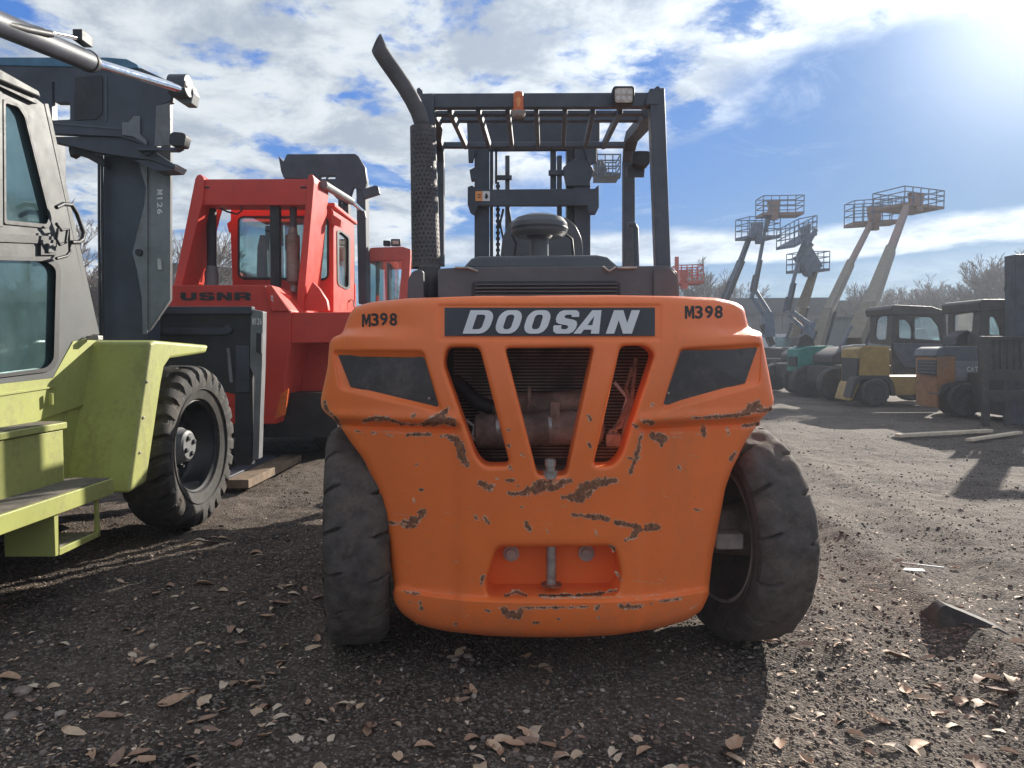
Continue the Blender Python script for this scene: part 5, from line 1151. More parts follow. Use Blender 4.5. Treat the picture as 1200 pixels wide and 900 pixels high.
q2('cab_back', [(430,356),(481,350),(560,380),(560,470),(430,470)], Y2, 1.4)
q2('engine_deck', [(360,366),(470,366),(470,470),(360,470)], Y2 + .3, 1.2)
lmp = q2('roof_lamp', rnd([(458,280),(469,280),(469,288),(458,288)], 1, 2), Y2, .1, M_BLACK); q2('lens', [(460,282),(467,282),(467,286),(460,286)], Y2 - .01, .01, M_LED, 0, lmp)
q2('roof_lamp', rnd([(449,281.5),(457,282),(457,288),(449,288)], 1, 2), Y2, .1, M_BLACK)
for tx in (-3.3, -1.2):
    Mx = Matrix.Translation((tx, 13.4, .55)); r_ = rim_mb(.36, .32, .15, .05).xf(Mx).build('wheel_rim', M_BLACK, r2, smooth=35); tyre_mb(.55, .38, .32, 120, 22, .03, .2, lug=True).xf(Mx).build('tyre', M_TYREB, r_, smooth=40)

# ============================================================ boom lifts far on the right
def obox(m, c, sx, sy, sz, R): m.box(c, (sx, sy, sz), rot=R)
def basket(par, px0, px1, pyt, pyb, Y, mt_floor, mt_rail, dep=1.0, skew=0.0, tilt=0.0, box_at=.45, nv=6):
    """work platform: toe board, rails, uprights and control box; skew turns it, tilt leans it"""
    a = P(px0, pyb, Y); b_ = P(px1, pyb + tilt, Y + skew); t_ = P(px0, pyt, Y); h = (t_ - a).z
    ex = (b_ - a); L_ = ex.length; ex.normalize(); ey = Vector((-ex.y, ex.x, 0)).normalized(); ez = Vector((0, 0, 1))
    fl = MB(); fl.prism([a, a + ex * L_, a + ex * L_ + ey * dep, a + ey * dep], ez * (h * .14)); fl.build('basket_floor', mt_floor, par)
    th = .032 if h > .5 else .02; n = nv
    for k in range(n):
        for s_ in (0, 1):
            p = a + ex * (L_ * k / (n - 1)) + ey * dep * s_; m = MB(); m.beam(p, p + ez * h, th, th); m.build('basket_upright', mt_rail, par)
    for f_ in (.45, .72, 1.0):
        for s_ in (0, 1):
            m = MB(); p = a + ey * dep * s_ + ez * h * f_; m.beam(p, p + ex * L_, th, th * 1.2); m.build('basket_rail', mt_rail, par)
        for s_ in (0, 1):
            m = MB(); p = a + ex * L_ * s_ + ez * h * f_; m.beam(p, p + ey * dep, th, th * 1.2); m.build('basket_rail', mt_rail, par)
    c = a + ex * (L_ * box_at) + ez * h * .48; MB().prism([c - ex * L_ * .14 + ez * h * .28, c + ex * L_ * .16 + ez * h * .28, c + ex * L_ * .11 - ez * h * .4, c - ex * L_ * .09 - ez * h * .4], ey * .3).build('control_box', mt_floor, par, bevel=.02)
    m = MB(); m.beam(c + ez * (-h * .5), c + ez * (-h * .75) , .25, .25); m.build('basket_pivot', mt_floor, par)
def lift(label, base_px, Yb, mt_base, booms, baskets, links=(), grp=None):
    g = P(base_px, 440, Yb); t = thing('boom_lift', label, 'boom lift', (g.x, Yb, 0)); g.z = 0
    m = MB(); m.bb(g.x - 1.1, g.x + 1.1, Yb - .9, Yb + .9, .45, .95); m.build('base_chassis', M_BRN, t, bevel=.05)
    m = MB(); m.prism([Vector((g.x - 1.0, Yb - .7, 1.0)), Vector((g.x + 1.0, Yb - .7, 1.0)), Vector((g.x + .85, Yb - .7, 1.4)), Vector((g.x - .55, Yb - .7, 1.5)), Vector((g.x - 1.0, Yb - .7, 1.25))], (0, 1.4, 0)); m.build('turntable', M_BRN, t, bevel=.06)
    for sx in (-1.05, 1.05):
        for sy in (-.95, .95): MB().lathe([(-.15, .30), (-.15, .42), (-.10, .46), (.10, .46), (.15, .42), (.15, .30), (.12, .1), (.12, 0)], (g.x + sx, Yb + sy, .46), (0, 1 if sy > 0 else -1, 0), 22).build('wheel', M_TYREB, t, smooth=40)
    for (a0, a1, y0, y1, w0, w1, mt) in booms: MB().beam(P(*a0, y0), P(*a1, y1), w0 * y0 / FPX * .7, w0 * y0 / FPX * .88, w1=w1 * y1 / FPX * .7, h1=w1 * y1 / FPX * .88).build('boom', mt, t, bevel=.02)
    a0, a1, y0, y1, w0, w1, mt = booms[0]; MB().tube([P(a0[0] + w0 * .5, a0[1], y0 - .3), P(a1[0] + w1 * .55, a1[1], y1 - .3)], .05, 8).build('boom_hose', M_BLACK, t)
    MB().tube([P(a0[0] - w0 * .55, a0[1] + 2, y0 - .2), P((a0[0] + a1[0]) / 2 - w1 * .5, (a0[1] + a1[1]) / 2, (y0 + y1) / 2 - .2)], .07, 10).build('lift_cylinder', M_GREY, t)
    for (a0, a1, y0, y1, w0, mt) in links: MB().beam(P(*a0, y0), P(*a1, y1), w0 * y0 / FPX, w0 * y0 / FPX * 1.2).build('boom_link', mt, t, bevel=.01)
    for bk in baskets: basket(t, **bk)
    return t
BB, OB = M_BOOMB, M_ORB
lift('blue grey boom lift with one straight leaning boom, leftmost of the raised booms', 846, 36, BB,
     [((849,352),(868,306),36,35,9,8,BB), ((868,306),(882,268),35,34,7,6,BB)],
     [dict(px0=878, px1=914, pyt=254, pyb=279, Y=33.5, mt_floor=BB, mt_rail=BB, skew=.6, box_at=.30)], [((878,279),(886,262),33.5,33.5,5,BB), ((888,284),(892,276),33.4,33.4,5,BB)])
lift('blue grey articulated boom lift with folded lower links, its basket the highest on the left', 897, 34, BB,
     [((883,340),(890,305),34,34,6,5,BB), ((890,305),(896,272),34,34,5,5,BB), ((896,272),(903,246),34,34,6,8,BB), ((880,350),(884,338),34,34,6,7,BB)],
     [dict(px0=894, px1=942, pyt=229.5, pyb=252, Y=33.6, mt_floor=OB, mt_rail=BB, tilt=-1, box_at=.28)],
     [((881,348),(897,372),34,33.8,3.4,BB), ((885,340),(903,368),34.3,34,3.4,BB), ((899,366),(901,395),33.9,33.9,11,BB), ((904,245),(909,258),33.8,33.8,5,BB), ((894,380),(905,405),33.9,33.9,6,M_BRN)])
lift('dark blue articulated boom lift with a tilted basket, behind the teal forklift', 948, 32, BB,
     [((922,364),(929,332),32,32,7,6,BB), ((929,332),(937,300),32,32,5,5,BB), ((937,302),(948,283),32,31.8,9,14,BB), ((946,285),(957,268),31.8,31.6,8,5,BB)],
     [dict(px0=931, px1=957, pyt=266, pyb=290, Y=31.4, mt_floor=BB, mt_rail=BB, tilt=-14, skew=.6, box_at=.6)],
     [((927,364),(950,380),32,31.8,3.2,BB), ((925,370),(945,388),32.3,32,3.2,BB), ((948,377),(951,400),31.9,31.9,9,BB)])
lift('tan boom lift with a low basket, its boom rising just right of the tilted basket', 925, 35, M_TAN,
     [((930,396),(940,360),35,34.6,16,13,M_TAN), ((940,360),(955,316),34.6,34.2,12,8,M_TAN)],
     [dict(px0=937, px1=972, pyt=295, pyb=318.5, Y=33.8, mt_floor=BB, mt_rail=BB, skew=.4, tilt=-1, box_at=.3)], [((940,296),(953,318),33.9,33.9,16,BB)])
lift('tan telescopic boom lift with a wide orange basket, second boom from the right', 958, 24, M_TAN,
     [((956,412),(970,366),24,25,20,15,M_TAN), ((970,366),(997,308),25,29,13,11,M_TAN), ((997,308),(1020,263),29,33,8,7,M_ORB)],
     [dict(px0=1001, px1=1056, pyt=235, pyb=263.5, Y=33, mt_floor=OB, mt_rail=BB, tilt=-3, box_at=.45)])
lift('tan telescopic boom lift with the thickest boom and the highest, rightmost basket', 1003, 21, M_TAN,
     [((1001,405),(1018,362),21,22,27,23,M_TAN), ((1018,362),(1044,292),22,26,20,14,M_TAN), ((1044,292),(1062,244),26,29.5,11,9,M_ORB)],
     [dict(px0=1060, px1=1106, pyt=218, pyb=240, Y=30, mt_floor=OB, mt_rail=BB, tilt=5, skew=.8, box_at=.35, dep=1.6)])
lift('red boom lift, its small red basket just right of the grey hood', 760, 30, M_REDD,
     [((770,420),(785,340),30,30,9,7,M_REDD), ((785,340),(796,330),30,30,7,6,M_REDD)],
     [dict(px0=792, px1=824, pyt=311, pyb=333, Y=29.5, mt_floor=M_REDD, mt_rail=M_REDD, tilt=-1, box_at=.3)], [((793,332),(793,301),29.5,29.5,4,M_REDD)])
lift('boom lift behind the orange forklift, its basket seen through the overhead guard', 668, 26, M_TAN,
     [((668,430),(676,205),26,24,10,9,M_MAST)],
     [dict(px0=700, px1=727, pyt=181, pyb=206, Y=23, mt_floor=M_MAST, mt_rail=BB, nv=4, box_at=.0)], [((664,186),(700,183),23.4,23.4,13,M_TAN), ((668,202),(727,206),23.3,23.3,5,M_MAST), ((700,190),(707,203),23.4,23.4,9,M_MAST)])

# white van
vn = thing('van', 'white panel van parked beyond the boom lifts, just right of the orange counterweight', 'van', (16.5, 45, 0))
YV = 45
def vp(name, pts, Y, d, mt, par=None, bv=.03): return MB().prism(PL(pts, Y), (0, d, 0)).build(name, mt, par or vn, bevel=bv)
vp('body', rnd([(901,430),(901,396),(904,391.5),(950,391.5),(958,410),(972,413),(973,430)], 2, 3), YV, 2.0, M_WHITE)
vp('window', [(908.5,395),(930,395),(930,406.5),(908.5,406.5)], YV - .02, .03, M_GLASSD, bv=0)
vp('window', [(934,395),(950,395),(956,406),(934,406)], YV - .02, .03, M_GLASSD, bv=0)
vp('bumper', [(900,428),(973,428),(973,432),(900,432)], YV - .04, 2.1, M_BLACK)
for px in (912, 960): MB().lathe([(0, .36), (.12, .36), (.13, .2), (.13, 0)], P(px, 430, YV + .1), (0, -1, 0), 18).build('wheel', M_BLACK, vn, smooth=40)

# teal forklift
def far_wheel(par, px, py, rpx, Y, depth_=.35, mt=M_TYREB, rimm=M_BRN):
    c = P(px, py, Y); R_ = rpx * Y / FPX; c.z = max(c.z, R_)
    w_ = MB().lathe([(0, R_ * .55), (-.02, R_ * .60), (-.03, R_ * .85), (0, R_ * .97), (.05, R_), (depth_, R_), (depth_, 0)], c, (0, 1, 0), 28).build('wheel', mt, par, smooth=30)
    m = MB(); m.lathe([(.01, R_ * .56), (.04, R_ * .5), (.05, R_ * .2), (0, R_ * .18), (-.01, 0)], c, (0, 1, 0), 20); m.build('rim', rimm, w_, smooth=30)
    for k in range(18):
        a = k * math.tau / 18; p = c + Vector((math.cos(a) * R_ * .99, depth_ / 2, math.sin(a) * R_ * .99)); 
        if k == 0: tm = MB()
        tm.box(p, (R_ * .05, depth_ * .9, R_ * .16), rot=Matrix.Rotation(-a, 3, 'Y'))
    tm.build('tread', mt, w_)
    return w_
tf_ = thing('forklift', 'teal forklift with a dented dark rear end, parked left of the yellow one', 'forklift', (8.6, 22.6, 0)); YT = 22.0
def tp(name, pts, mt, Y=YT, d=1.3, bv=.03, par=None): return MB().prism(PL(pts, Y), (0, d, 0)).build(name, mt, par or tf_, bevel=bv)
XT = P(936, 430, YT).x
def sidep(par, pts, X, name, mt, d=.04): return MB().plate(pts, [], lambda a, b_: S(a, b_, X), lambda a, b_: S(a, b_, X) + Vector((d, 0, 0))).build(name, mt, par)
tp('body', [(936,409),(948,406),(976,405),(983,419),(990,425),(990,455),(962,456),(958,445),(948,436),(936,436)], M_TEAL, d=.95)
tp('counterweight', [(936,430),(945,436),(958,447),(962,457),(936,459)], M_BRN, YT + .03, .94)
sidep(tf_, [(923,418),(933,418),(933,430),(923,429)], XT - .05, 'grille', M_BLACK)
tp('engine_cover', [(935,405),(938,395),(945,391),(952,396),(956,405)], M_BRN, YT + .3, .6)
m = MB(); m.tube(PL([(976,408),(984,412),(994,417),(1000,424)], YT), .05, 8); m.build('chrome_strip', M_STRAP, tf_, smooth=60)
far_wheel(tf_, 948, 451, 13, YT - .1); far_wheel(tf_, 1010, 450, 14, YT - .1)
far_wheel(tf_, 948, 451, 13, YT + 1.0)

# yellow forklift
yf = thing('forklift', 'yellow forklift with a dark enclosed cab, parked between the teal and the amber forklifts', 'forklift', (9.3, 18.4, 0)); YY = 18.0
def yp(name, pts, mt, Y=YY, d=1.4, bv=.03, par=None, holes=()): return MB().plate(pts, list(holes), lambda a, b_: P(a, b_, Y), lambda a, b_: P(a, b_, Y) + Vector((0, d, 0))).build(name, mt, par or yf, bevel=bv)
XY = P(1007, 430, YY).x
yp('body', [(1007,409),(1012,406),(1018,405),(1043,406),(1043,441),(1090,441),(1110,441),(1110,463),(1050,463),(1046,448),(1040,442),(1010,442),(1007,450)], M_YEL, d=1.0)
yp('rear_corner', [(1002,450),(1009,442),(1007,452),(999,470),(996,470)], M_YEL, d=.9)
sidep(yf, [(986,419),(1005,420),(1003,444),(998,466),(987,466)], XY - .06, 'grille', M_BLACK)
yp('fender', [(1002,444),(1008,440),(1040,440),(1046,446),(1050,464),(1046,464),(1042,449),(1037,445),(1011,445),(1005,450),(999,466),(996,466)], M_BRN, YY - .08, .4, .01)
yp('cab_side', [(1046,364),(1050,361),(1090,362),(1106,368),(1109,380),(1110,436),(1045,436),(1045,405)], M_BRN, YY + .05, .06, .01,
   holes=[rnd([(1054,374),(1061,374),(1067,380),(1069,386),(1069,397),(1054,396)], 2, 2), rnd([(1072,371),(1092,372),(1100,382),(1104,399),(1072,397)], 2, 2)])
for hh in ([(1053,372),(1070,372),(1070,398),(1053,398)], [(1071,370),(1105,371),(1105,400),(1071,399)]): yp('window_pane', hh, M_GLASS, YY + .08, .01, 0)
XYC = P(1046, 400, YY + .05).x
MB().plate([(1020,364),(1046,361),(1046,405),(1019,402)], [rnd([(1027,374),(1031,371),(1040,370),(1038,398),(1028,398),(1025,394)], 2, 2)], lambda a, b_: S(a, b_, XYC), lambda a, b_: S(a, b_, XYC) + Vector((.05, 0, 0))).build('cab_back', M_BRN, yf)
sidep(yf, [(1023,369),(1042,369),(1042,400),(1023,400)], XYC + .02, 'window_pane', M_GLASS, .01)
yp('cab_roof', [(1044,361),(1048,357),(1092,359),(1108,364),(1108,369),(1046,369)], M_BRN, YY, 1.35, .03)
yp('cab_post', [(1104,368),(1108,368),(1110,403),(1106,403)], M_BRN, YY + 1.25, .08, .005)
yp('glazing_bar', [(1070,371),(1072,371),(1072,398),(1070,398)], M_BRN, YY + .03, .04, 0)
yp('seat', [(1080,398),(1079,385),(1085,384),(1090,396),(1098,400)], M_BLACK, YY + .5, .5, .03)
yp('door_panel', [(1047,402),(1104,403),(1108,420),(1092,432),(1060,430),(1050,416)], M_GREY, YY + .02, .04, .01)
m = MB(); m.tube(PL([(986,407),(1000,405),(1014,404.5)], YY - .02), .03, 8); m.build('hood_edge', M_STRAP, yf, smooth=60)
far_wheel(yf, 1026, 462, 17, YY - .12); far_wheel(yf, 1095, 462, 16, YY - .12); far_wheel(yf, 1026, 462, 17, YY + 1.1)
mrl = yp('mast_rail', [(1112,300),(1117,300),(1119,470),(1113,470)], M_BRN, YY + .3, .2, .01) if False else None

# amber forklift
af = thing('forklift', 'amber and grey forklift with white side letters, right of the yellow one', 'forklift', (9.8, 15.6, 0)); YA2 = 15.2
def ap(name, pts, mt, Y=YA2, d=1.4, bv=.03, par=None, holes=()): return MB().plate(pts, list(holes), lambda a, b_: P(a, b_, Y), lambda a, b_: P(a, b_, Y) + Vector((0, d, 0))).build(name, mt, par or af, bevel=bv)
XA = P(1098, 430, YA2).x
ap('counterweight', [(1098,418),(1120,417),(1120,448),(1108,450),(1101,462),(1100,478),(1098,478)], M_CATO, d=.8)
sidep(af, [(1075,422),(1096,422),(1096,440),(1075,438)], XA - .05, 'grille', M_BRN)
for k in range(4): sidep(af, [(1076,424 + k * 3.8),(1095,424 + k * 4),(1095,425.5 + k * 4),(1076,425.4 + k * 3.8)], XA - .08, 'slat', M_GREY)
ap('hood', [(1096,418),(1099,409),(1106,406.5),(1146,406),(1147,424),(1120,424),(1119,418)], M_GREY, YA2 - .01, .85)
ap('side_panel', [(1120,423),(1147,423),(1147,447),(1120,447)], M_PLG, YA2 - .02, .3, .02)
for i, chh in enumerate('CAT'): text_mb(chh, (lambda i: lambda u, v: P(1133 + 4.6 * i + 4.0 * u, 435.5 - 5.8 * v, YA2 - .028))(i), offset=.03).build('letter', M_STRAP, af)
ap('body', [(1147,424),(1215,424),(1218,462),(1150,462)], M_BRN, YA2 + .02, 1.3)
ap('cab_side', [(1150,353),(1200,351),(1216,360),(1218,425),(1146,425),(1147,400)], M_BRN, YA2 + .05, .06, .01,
   holes=[rnd([(1160,371),(1166,371),(1172,384),(1173,393),(1160,392)], 2, 2), rnd([(1184,371),(1192,368),(1196,370),(1196,395),(1187,394)], 2, 2)])
for hh in ([(1159,370),(1174,370),(1174,394),(1159,394)], [(1183,367),(1197,367),(1197,396),(1183,396)]): ap('window_pane', hh, M_GLASS, YA2 + .08, .01, 0)
XAC = P(1149, 400, YA2 + .05).x
MB().plate([(1111,362),(1149,354),(1148,406),(1111,406)], [rnd([(1117,369),(1141,366),(1139,388),(1126,404),(1117,404)], 2, 2)], lambda a, b_: S(a, b_, XAC), lambda a, b_: S(a, b_, XAC) + Vector((.05, 0, 0))).build('cab_back', M_BRN, af)
sidep(af, [(1114,364),(1143,363),(1143,405),(1114,405)], XAC + .02, 'window_pane', M_GLASS, .01)
ap('cab_roof', [(1147,354),(1152,350.5),(1206,350.5),(1216,357),(1216,364),(1149,365)], M_BRN, YA2, 1.35, .03)
ap('seat', [(1120,405),(1122,394),(1128,390),(1137,386),(1138,405)], M_BLACK, YA2 + .5, .5, .03)
for x in (1200,): ap('cab_post', [(x,362),(x+5,362),(x+5,424),(x,424)], M_BRN, YA2 + 1.25, .08, .005)
ap('fender', [(1100,462),(1107,451),(1118,448),(1150,448),(1158,456),(1161,470),(1157,470),(1153,458),(1146,452),(1120,452),(1110,455),(1104,464)], M_BRN, YA2 - .08, .4, .01)
far_wheel(af, 1131, 472, 21, YA2 - .12, .4); far_wheel(af, 1200, 470, 20, YA2 - .12, .4); far_wheel(af, 1131, 472, 21, YA2 + 1.0)

# far right machine: mast post, carriage and slotted backrest
fr_ = thing('forklift', 'dark forklift at the right edge, only its tall mast post and slotted load backrest showing', 'forklift', (9.9, 13.4, 0)); YF2 = 13.0
def fp_(name, pts, mt=M_BRN, Y=YF2, d=.12, bv=.01, holes=()): return MB().plate(pts, list(holes), lambda a, b_: P(a, b_, Y), lambda a, b_: P(a, b_, Y) + Vector((0, d, 0))).build(name, mt, fr_, bevel=bv)
fp_('mast_rail', [(1190,298),(1207,298),(1209,498),(1192,498)], M_MAST, YF2 + .1, .3)
fp_('mast_rail', [(1262,298),(1279,298),(1281,498),(1264,498)], M_MAST, YF2 + .1, .3)
fp_('mast_crosshead', [(1190,298),(1279,298),(1279,312),(1190,312)], M_MAST, YF2 + .12, .2)
for x in range(1157, 1262, 8): fp_('backrest_bar', [(x,398),(x+4.6,398),(x+4.8,433),(x+.2,433)], M_BRN, YF2 - .12, .05, .004)
fp_('backrest_rail', [(1156,394),(1270,394),(1270,399),(1156,399)], M_BRN, YF2 - .13, .06)
fp_('carriage_bar', [(1150,433),(1272,432),(1272,446),(1151,446)], M_BRN, YF2 - .13, .1); fp_('carriage_bar', [(1158,458),(1272,458),(1272,470),(1160,470)], M_BRN, YF2 - .13, .1)
fp_('carriage_post', [(1150,394),(1157,394),(1161,500),(1153,500)], M_BRN, YF2 - .12, .08); fp_('carriage_post', [(1176,446),(1182,446),(1184,500),(1178,500)], M_BRN, YF2 - .10, .06)
fp_('chassis', [(1196,440),(1330,440),(1330,490),(1196,490)], M_BRN, YF2 + .6, 1.8)
fp_('overhead_guard', [(1225,330),(1330,330),(1330,336),(1225,336)], M_BRN, YF2 + 1.2, 1.2)
fp_('guard_post', [(1226,335),(1232,335),(1230,440),(1224,440)], M_BRN, YF2 + 1.2, .08)
for px in (1222, 1300): far_wheel(fr_, px, 478, 24, YF2 + .55, .35)

# ============================================================ buildings
def bld(label, pts, Y, d, mt, x0, x1, step_, rib=True, roof=None, cat='building'):
    t = thing('building', label, cat, (P(pts[0][0], 420, Y).x, Y, 0))
    pp = PL(pts, Y); m = MB(); m.prism(pp, (0, d, 0)); m.build('wall', mt, t)
    if rib:
        zt = min(p.z for p in pp if p.z > 1) ; m = MB(); x = P(x0, 400, Y).x; X1 = P(x1, 400, Y).x
        while x < X1: m.bb(x, x + step_ * .25, Y - .08, Y - .003, 0.0, zt - .02); x += step_
        m.build('wall_ribs', mt, t, kind='stuff')
    if roof:
        m = MB(); m.prism(PL(roof, Y - .35), (0, d + .7, 0)); m.build('roof', M_ROOFD, t)
    return t
b1 = bld('long low grey corrugated shed behind the white van', [(800,441),(800,366),(978,366),(978,441)], 52, 14, M_BLDG, 802, 976, .7, roof=[(798,368),(806,350),(976,348.5),(980,368)])
for px in (868, 890, 925, 950): MB().prism(PL([(px,431),(px,374),(px+1.3,374),(px+1.3,431)], 51.85), (0, .06, 0)).build('door_edge', M_ROOFD, b1)
b2 = bld('tall dark green shed rising behind the tan booms', [(968,441),(968,352.5),(1010,352.5),(1010,441)], 58, 12, M_BLDG2, 970, 1008, .9, roof=[(967,354),(967,352),(1011,352),(1011,354)])
b3 = bld('grey corrugated container wall seen left of the yellow forklift cab', [(1000,450),(1000,370),(1082,370),(1082,450)], 40, 8, M_BLDG2, 1002, 1080, .5, roof=[(999,371.5),(999,369),(1083,369),(1083,371.5)])
b4 = bld('pale building with a sloping roof seen through the red arch frame', [(150,420),(150,330),(252,318),(330,338),(330,420)], 46, 10, M_BLDGW, 152, 328, 2.0, rib=False, roof=[(148,331),(250,312),(275,314),(332,338),(332,341),(252,318),(150,334)])
for px in (256, 262): MB().prism(PL([(px,331),(px,325),(px+4,325),(px+4,331)], 45.95), (0, .06, 0)).build('window', M_GLASSD, b4)
b5 = bld('grey low building with a dark strip of windows behind the lime forklift mast', [(120,425),(120,312),(212,312),(212,425)], 42, 8, M_BLDG, 122, 210, 2.0, rib=False, roof=[(118,313),(118,308),(213,308),(213,313)])
MB().prism(PL([(196,327),(196,321),(209,321),(209,327)], 41.95), (0, .06, 0)).build('window_strip', M_GLASSD, b5)
m = MB(); m.prism(PL([(-40,418),(-40,385),(120,380),(125,418)], 60), (0, 2, 0))

# ============================================================ bare trees
def tree(label, px, top_py, Y, seed, spread=.55, trunk=.22, depth_=6, name='bare_tree'):
    r_ = random.Random(seed); gp = P(px, 430, Y); base = Vector((gp.x, Y, -.1)); H = P(px, top_py, Y).z
    t = thing(name, label, 'tree', tuple(base)); T = MB(); B = MB()
    def cone(m, a, b_, r0, r1, seg):
        d = (b_ - a).normalized(); u = d.orthogonal().normalized(); w_ = d.cross(u); vs = []
        for p, r in ((a, r0), (b_, r1)):
            for k in range(seg): an = math.tau * k / seg; vs.append(p + (u * math.cos(an) + w_ * math.sin(an)) * r)
        m.add(vs, [(k, (k + 1) % seg, (k + 1) % seg + seg, k + seg) for k in range(seg)])
    def grow(p, d, L_, r, lev):
        n = 3 if lev < 3 else 2; q = p
        for i in range(n):
            d2 = (d + Vector((r_.uniform(-1, 1), r_.uniform(-1, 1), r_.uniform(-.3, .6))) * .16).normalized(); e = q + d2 * (L_ / n); rr = r * (1 - .35 * (i + 1) / n)
            cone(T if lev < 1 else B, q, e, max(.012, r * (1 - .35 * i / n)), max(.009, rr), 7 if lev < 1 else (5 if lev < 3 else 3)); q = e; d = d2
            if lev < depth_ and (i > 0 or lev > 0) :
                s_ = (d + Vector((r_.uniform(-1, 1), r_.uniform(-1, 1), r_.uniform(-.1, .5))) * 1.0).normalized(); grow(q, s_, L_ * r_.uniform(.5, .72), rr * .55, lev + 1)
        if lev < depth_:
            for k in range(2): s_ = (d + Vector((r_.uniform(-1, 1), r_.uniform(-1, 1), r_.uniform(-.1, .4))) * spread).normalized(); grow(q, s_, L_ * r_.uniform(.6, .82), rr * .75, lev + 1)
    grow(base, Vector((r_.uniform(-.05, .05), 0, 1)), H * .27, trunk, 0)
    # fit the height
    top = max(v.z for v in B.v); k = (H + .1) / (top + .1)
    for m in (T, B): m.v = [base + Vector(((v.x - base.x) * k, (v.y - base.y) * k, (v.z - base.z) * k)) for v in m.v]
    T.build('trunk', M_BARK, t); B.build('crown', M_BARK, t)
TR = [(1183, 290, 48, 'tall bare tree at the right edge above the amber forklift cab', .30, 6), (1143, 298, 52, 'bare tree left of the tallest one, above the gap between the two dark cabs', .26, 6), (1112, 322, 58, 'small bare tree between the thick tan boom and the right hand trees', .2, 6), (1080, 338, 60, 'low bushy bare tree above the roof of the yellow forklift', .2, 6), (1003, 328, 55, 'bare tree standing between the two tan booms', .24, 5), (1040, 336, 62, 'thin bare tree just right of the thickest tan boom', .16, 5),
      (838, 303, 60, 'bare tree just right of the small red basket', .2, 6), (812, 322, 64, 'faint bare tree behind the small red basket', .16, 5), (866, 330, 66, 'faint low bare tree behind the leftmost boom', .16, 5), (1165, 318, 62, 'bare tree between the two tallest ones on the right, farther back', .2, 6), (1060, 326, 66, 'faint spreading bare tree left of the dark yellow forklift cab roof', .2, 6), (108, 236, 34, 'bare tree seen through the mast of the lime forklift', .22, 6), (88, 300, 38, 'low bare tree behind the grab handle of the lime forklift cab', .2, 6), (202, 268, 40, 'thin bare tree between the lime mast and the red arch', .16, 5), (470, 318, 60, 'bare tree behind the faded red cab', .16, 5), (540, 308, 70, 'faint bare tree behind the exhaust of the orange forklift', .14, 5), (1225, 300, 50, 'bare tree cut off by the right edge', .22, 5)]
for i, (px, ty, Y, lb, tr, dp) in enumerate(TR): tree(lb, px, ty, Y, 40 + i, trunk=tr, depth_=dp)

# ============================================================ debris on the ground
def gh(g): return float(ground_h(g.x, g.y))
g = G(1117, 514); o = MB().beam(G(1052, 514) + Vector((0, 0, .05)), G(1160, 508) + Vector((0, 0, .05)), .12, .05).build('wooden_plank', M_WOODP, None, bevel=.004, loc=(g.x, g.y, 0)); tag(o, 'longer of two pale wooden planks lying on the ground before the amber forklift', 'plank')
g = G(1155, 511); o = MB().beam(G(1128, 517) + Vector((0, -.15, .04)), G(1190, 508.5) + Vector((0, -.1, .04)), .10, .04).build('wooden_plank', M_WOODP, None, bevel=.004, loc=(g.x, g.y, 0)); tag(o, 'shorter pale wooden plank nearest the right edge, overlapping the longer one', 'plank')
g0, g1 = G(1046, 670), G(1083, 672); o = MB().beam(g0 + Vector((0, 0, .02)), g1 + Vector((0, 0, .02)), .05, .006).build('plastic_strip', M_STRAP, None, loc=tuple(g0)); tag(o, 'short white flat plastic strip lying on the gravel at the right', 'plastic strip')
m = MB(); m.tube([G(1055, 663) + Vector((0, 0, .02)), G(1075, 668) + Vector((0, 0, .035)), G(1106, 668) + Vector((0, 0, .015))], .006, 6); o = m.build('loose_strap', M_STRAP, None, loc=tuple(G(1075, 668))); tag(o, 'thin pale bent strap lying beyond the flat white strip', 'strap')
m = MB(); g = G(1145, 735); n = 14; vs = []
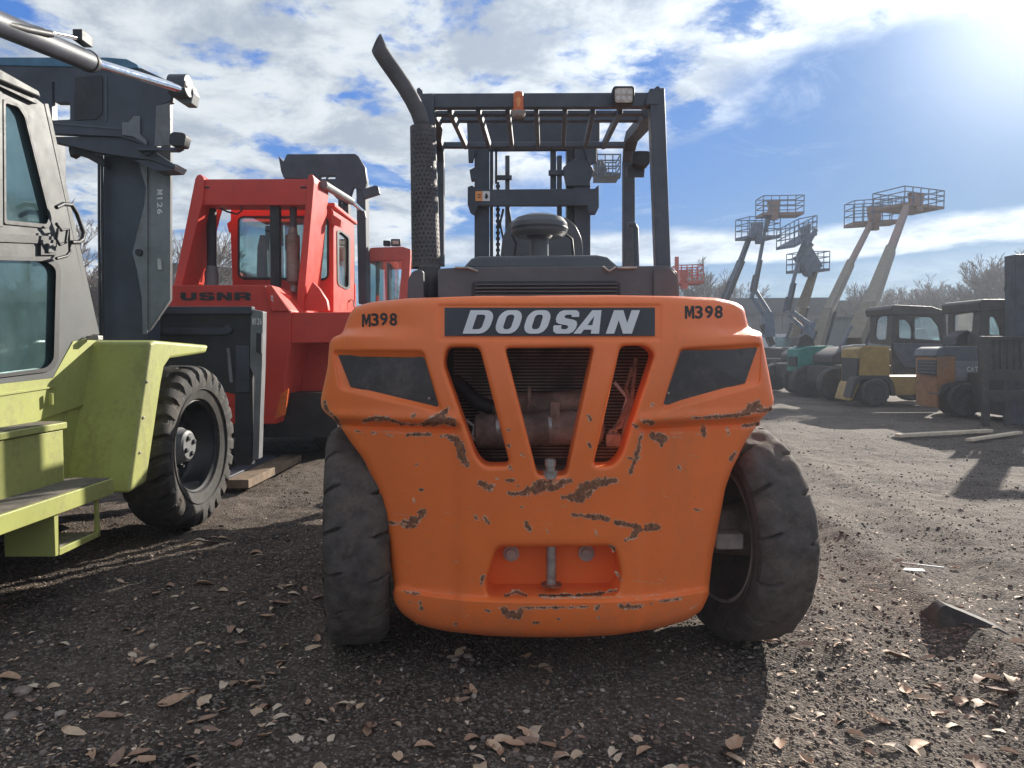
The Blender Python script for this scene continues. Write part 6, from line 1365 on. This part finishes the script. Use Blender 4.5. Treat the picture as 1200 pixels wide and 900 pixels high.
for i in range(n + 1):
    tt = i / n; px = 1100 + 88 * tt; g0 = G(px, 731 + 18 * tt); hh_ = .095 * min(1, .35 + tt * 6) * (1 - tt) ** .75 * (1 + .12 * float(vnoise(np.array([i * .6]), np.array([3.])) [0])) + .008
    vs += [g0 + Vector((0, .0, -.02)), g0 + Vector((0, .03, hh_)), g0 + Vector((.02, .14, hh_ * .9)), g0 + Vector((.02, .22, -.02))]
m.add(vs, [(i * 4 + k, i * 4 + 4 + k, i * 4 + 5 + k, i * 4 + 1 + k) for i in range(n) for k in range(3)] + [(0, 1, 2, 3), (n * 4 + 3, n * 4 + 2, n * 4 + 1, n * 4)])
o = m.build('rubber_scrap', M_TYREB, None, loc=(g.x, g.y, 0), smooth=50); tag(o, 'curved black scrap of tyre rubber half buried in the gravel at the right', 'rubber scrap')
for px, py, s_, lb in ((28, 805, .05, 'fist sized grey stone near the left edge of the foreground'), (12, 835, .035, 'small flat grey stone at the bottom left edge'), (548, 766, .030, 'round brown stone on the gravel just in front of the bumper'), (533, 770, .026, 'smaller brown stone beside the round one in front of the bumper')):
    g = G(px, py); v, f = ico(); m = MB(); m.add([Vector(q) * s_ * (1 + .2 * math.sin(q[0] * 9 + q[1] * 5 + px)) for q in v], [tuple(t_) for t_ in f]); 
    for q in m.v: q.z *= .55
    m.v = [q + Vector((g.x, g.y, gh(g) + s_ * .15)) for q in m.v]; o = m.build('stone', M_ENGINE, None, loc=(g.x, g.y, gh(g))); s2 = o.modifiers.new('sub', 'SUBSURF'); s2.levels = 2; s2.render_levels = 2; tag(o, lb, 'stone')

# ============================================================ haze volume, added partly to imitate lens glare
hz = MB(); hz.bb(-130, 130, -40, 110, -1.2, 14.5); ho = hz.build('haze', MATS['black_steel'], None)
hm = bpy.data.materials.new('haze_air'); hm.use_nodes = True; t = NT(hm.node_tree); t.n.clear(); pv = t.node('ShaderNodeVolumePrincipled'); pv.inputs['Color'].default_value = (.80, .88, 1.0, 1); pv.inputs['Density'].default_value = HAZE; pv.inputs['Anisotropy'].default_value = 0.35
oo = t.node('ShaderNodeOutputMaterial'); t.link(pv.outputs[0], oo.inputs['Volume']); ho.data.materials.clear(); ho.data.materials.append(hm); ho['kind'] = 'stuff'
ho['label'] = 'thin pale haze over the whole yard, partly standing in for lens glare'; ho['category'] = 'haze'
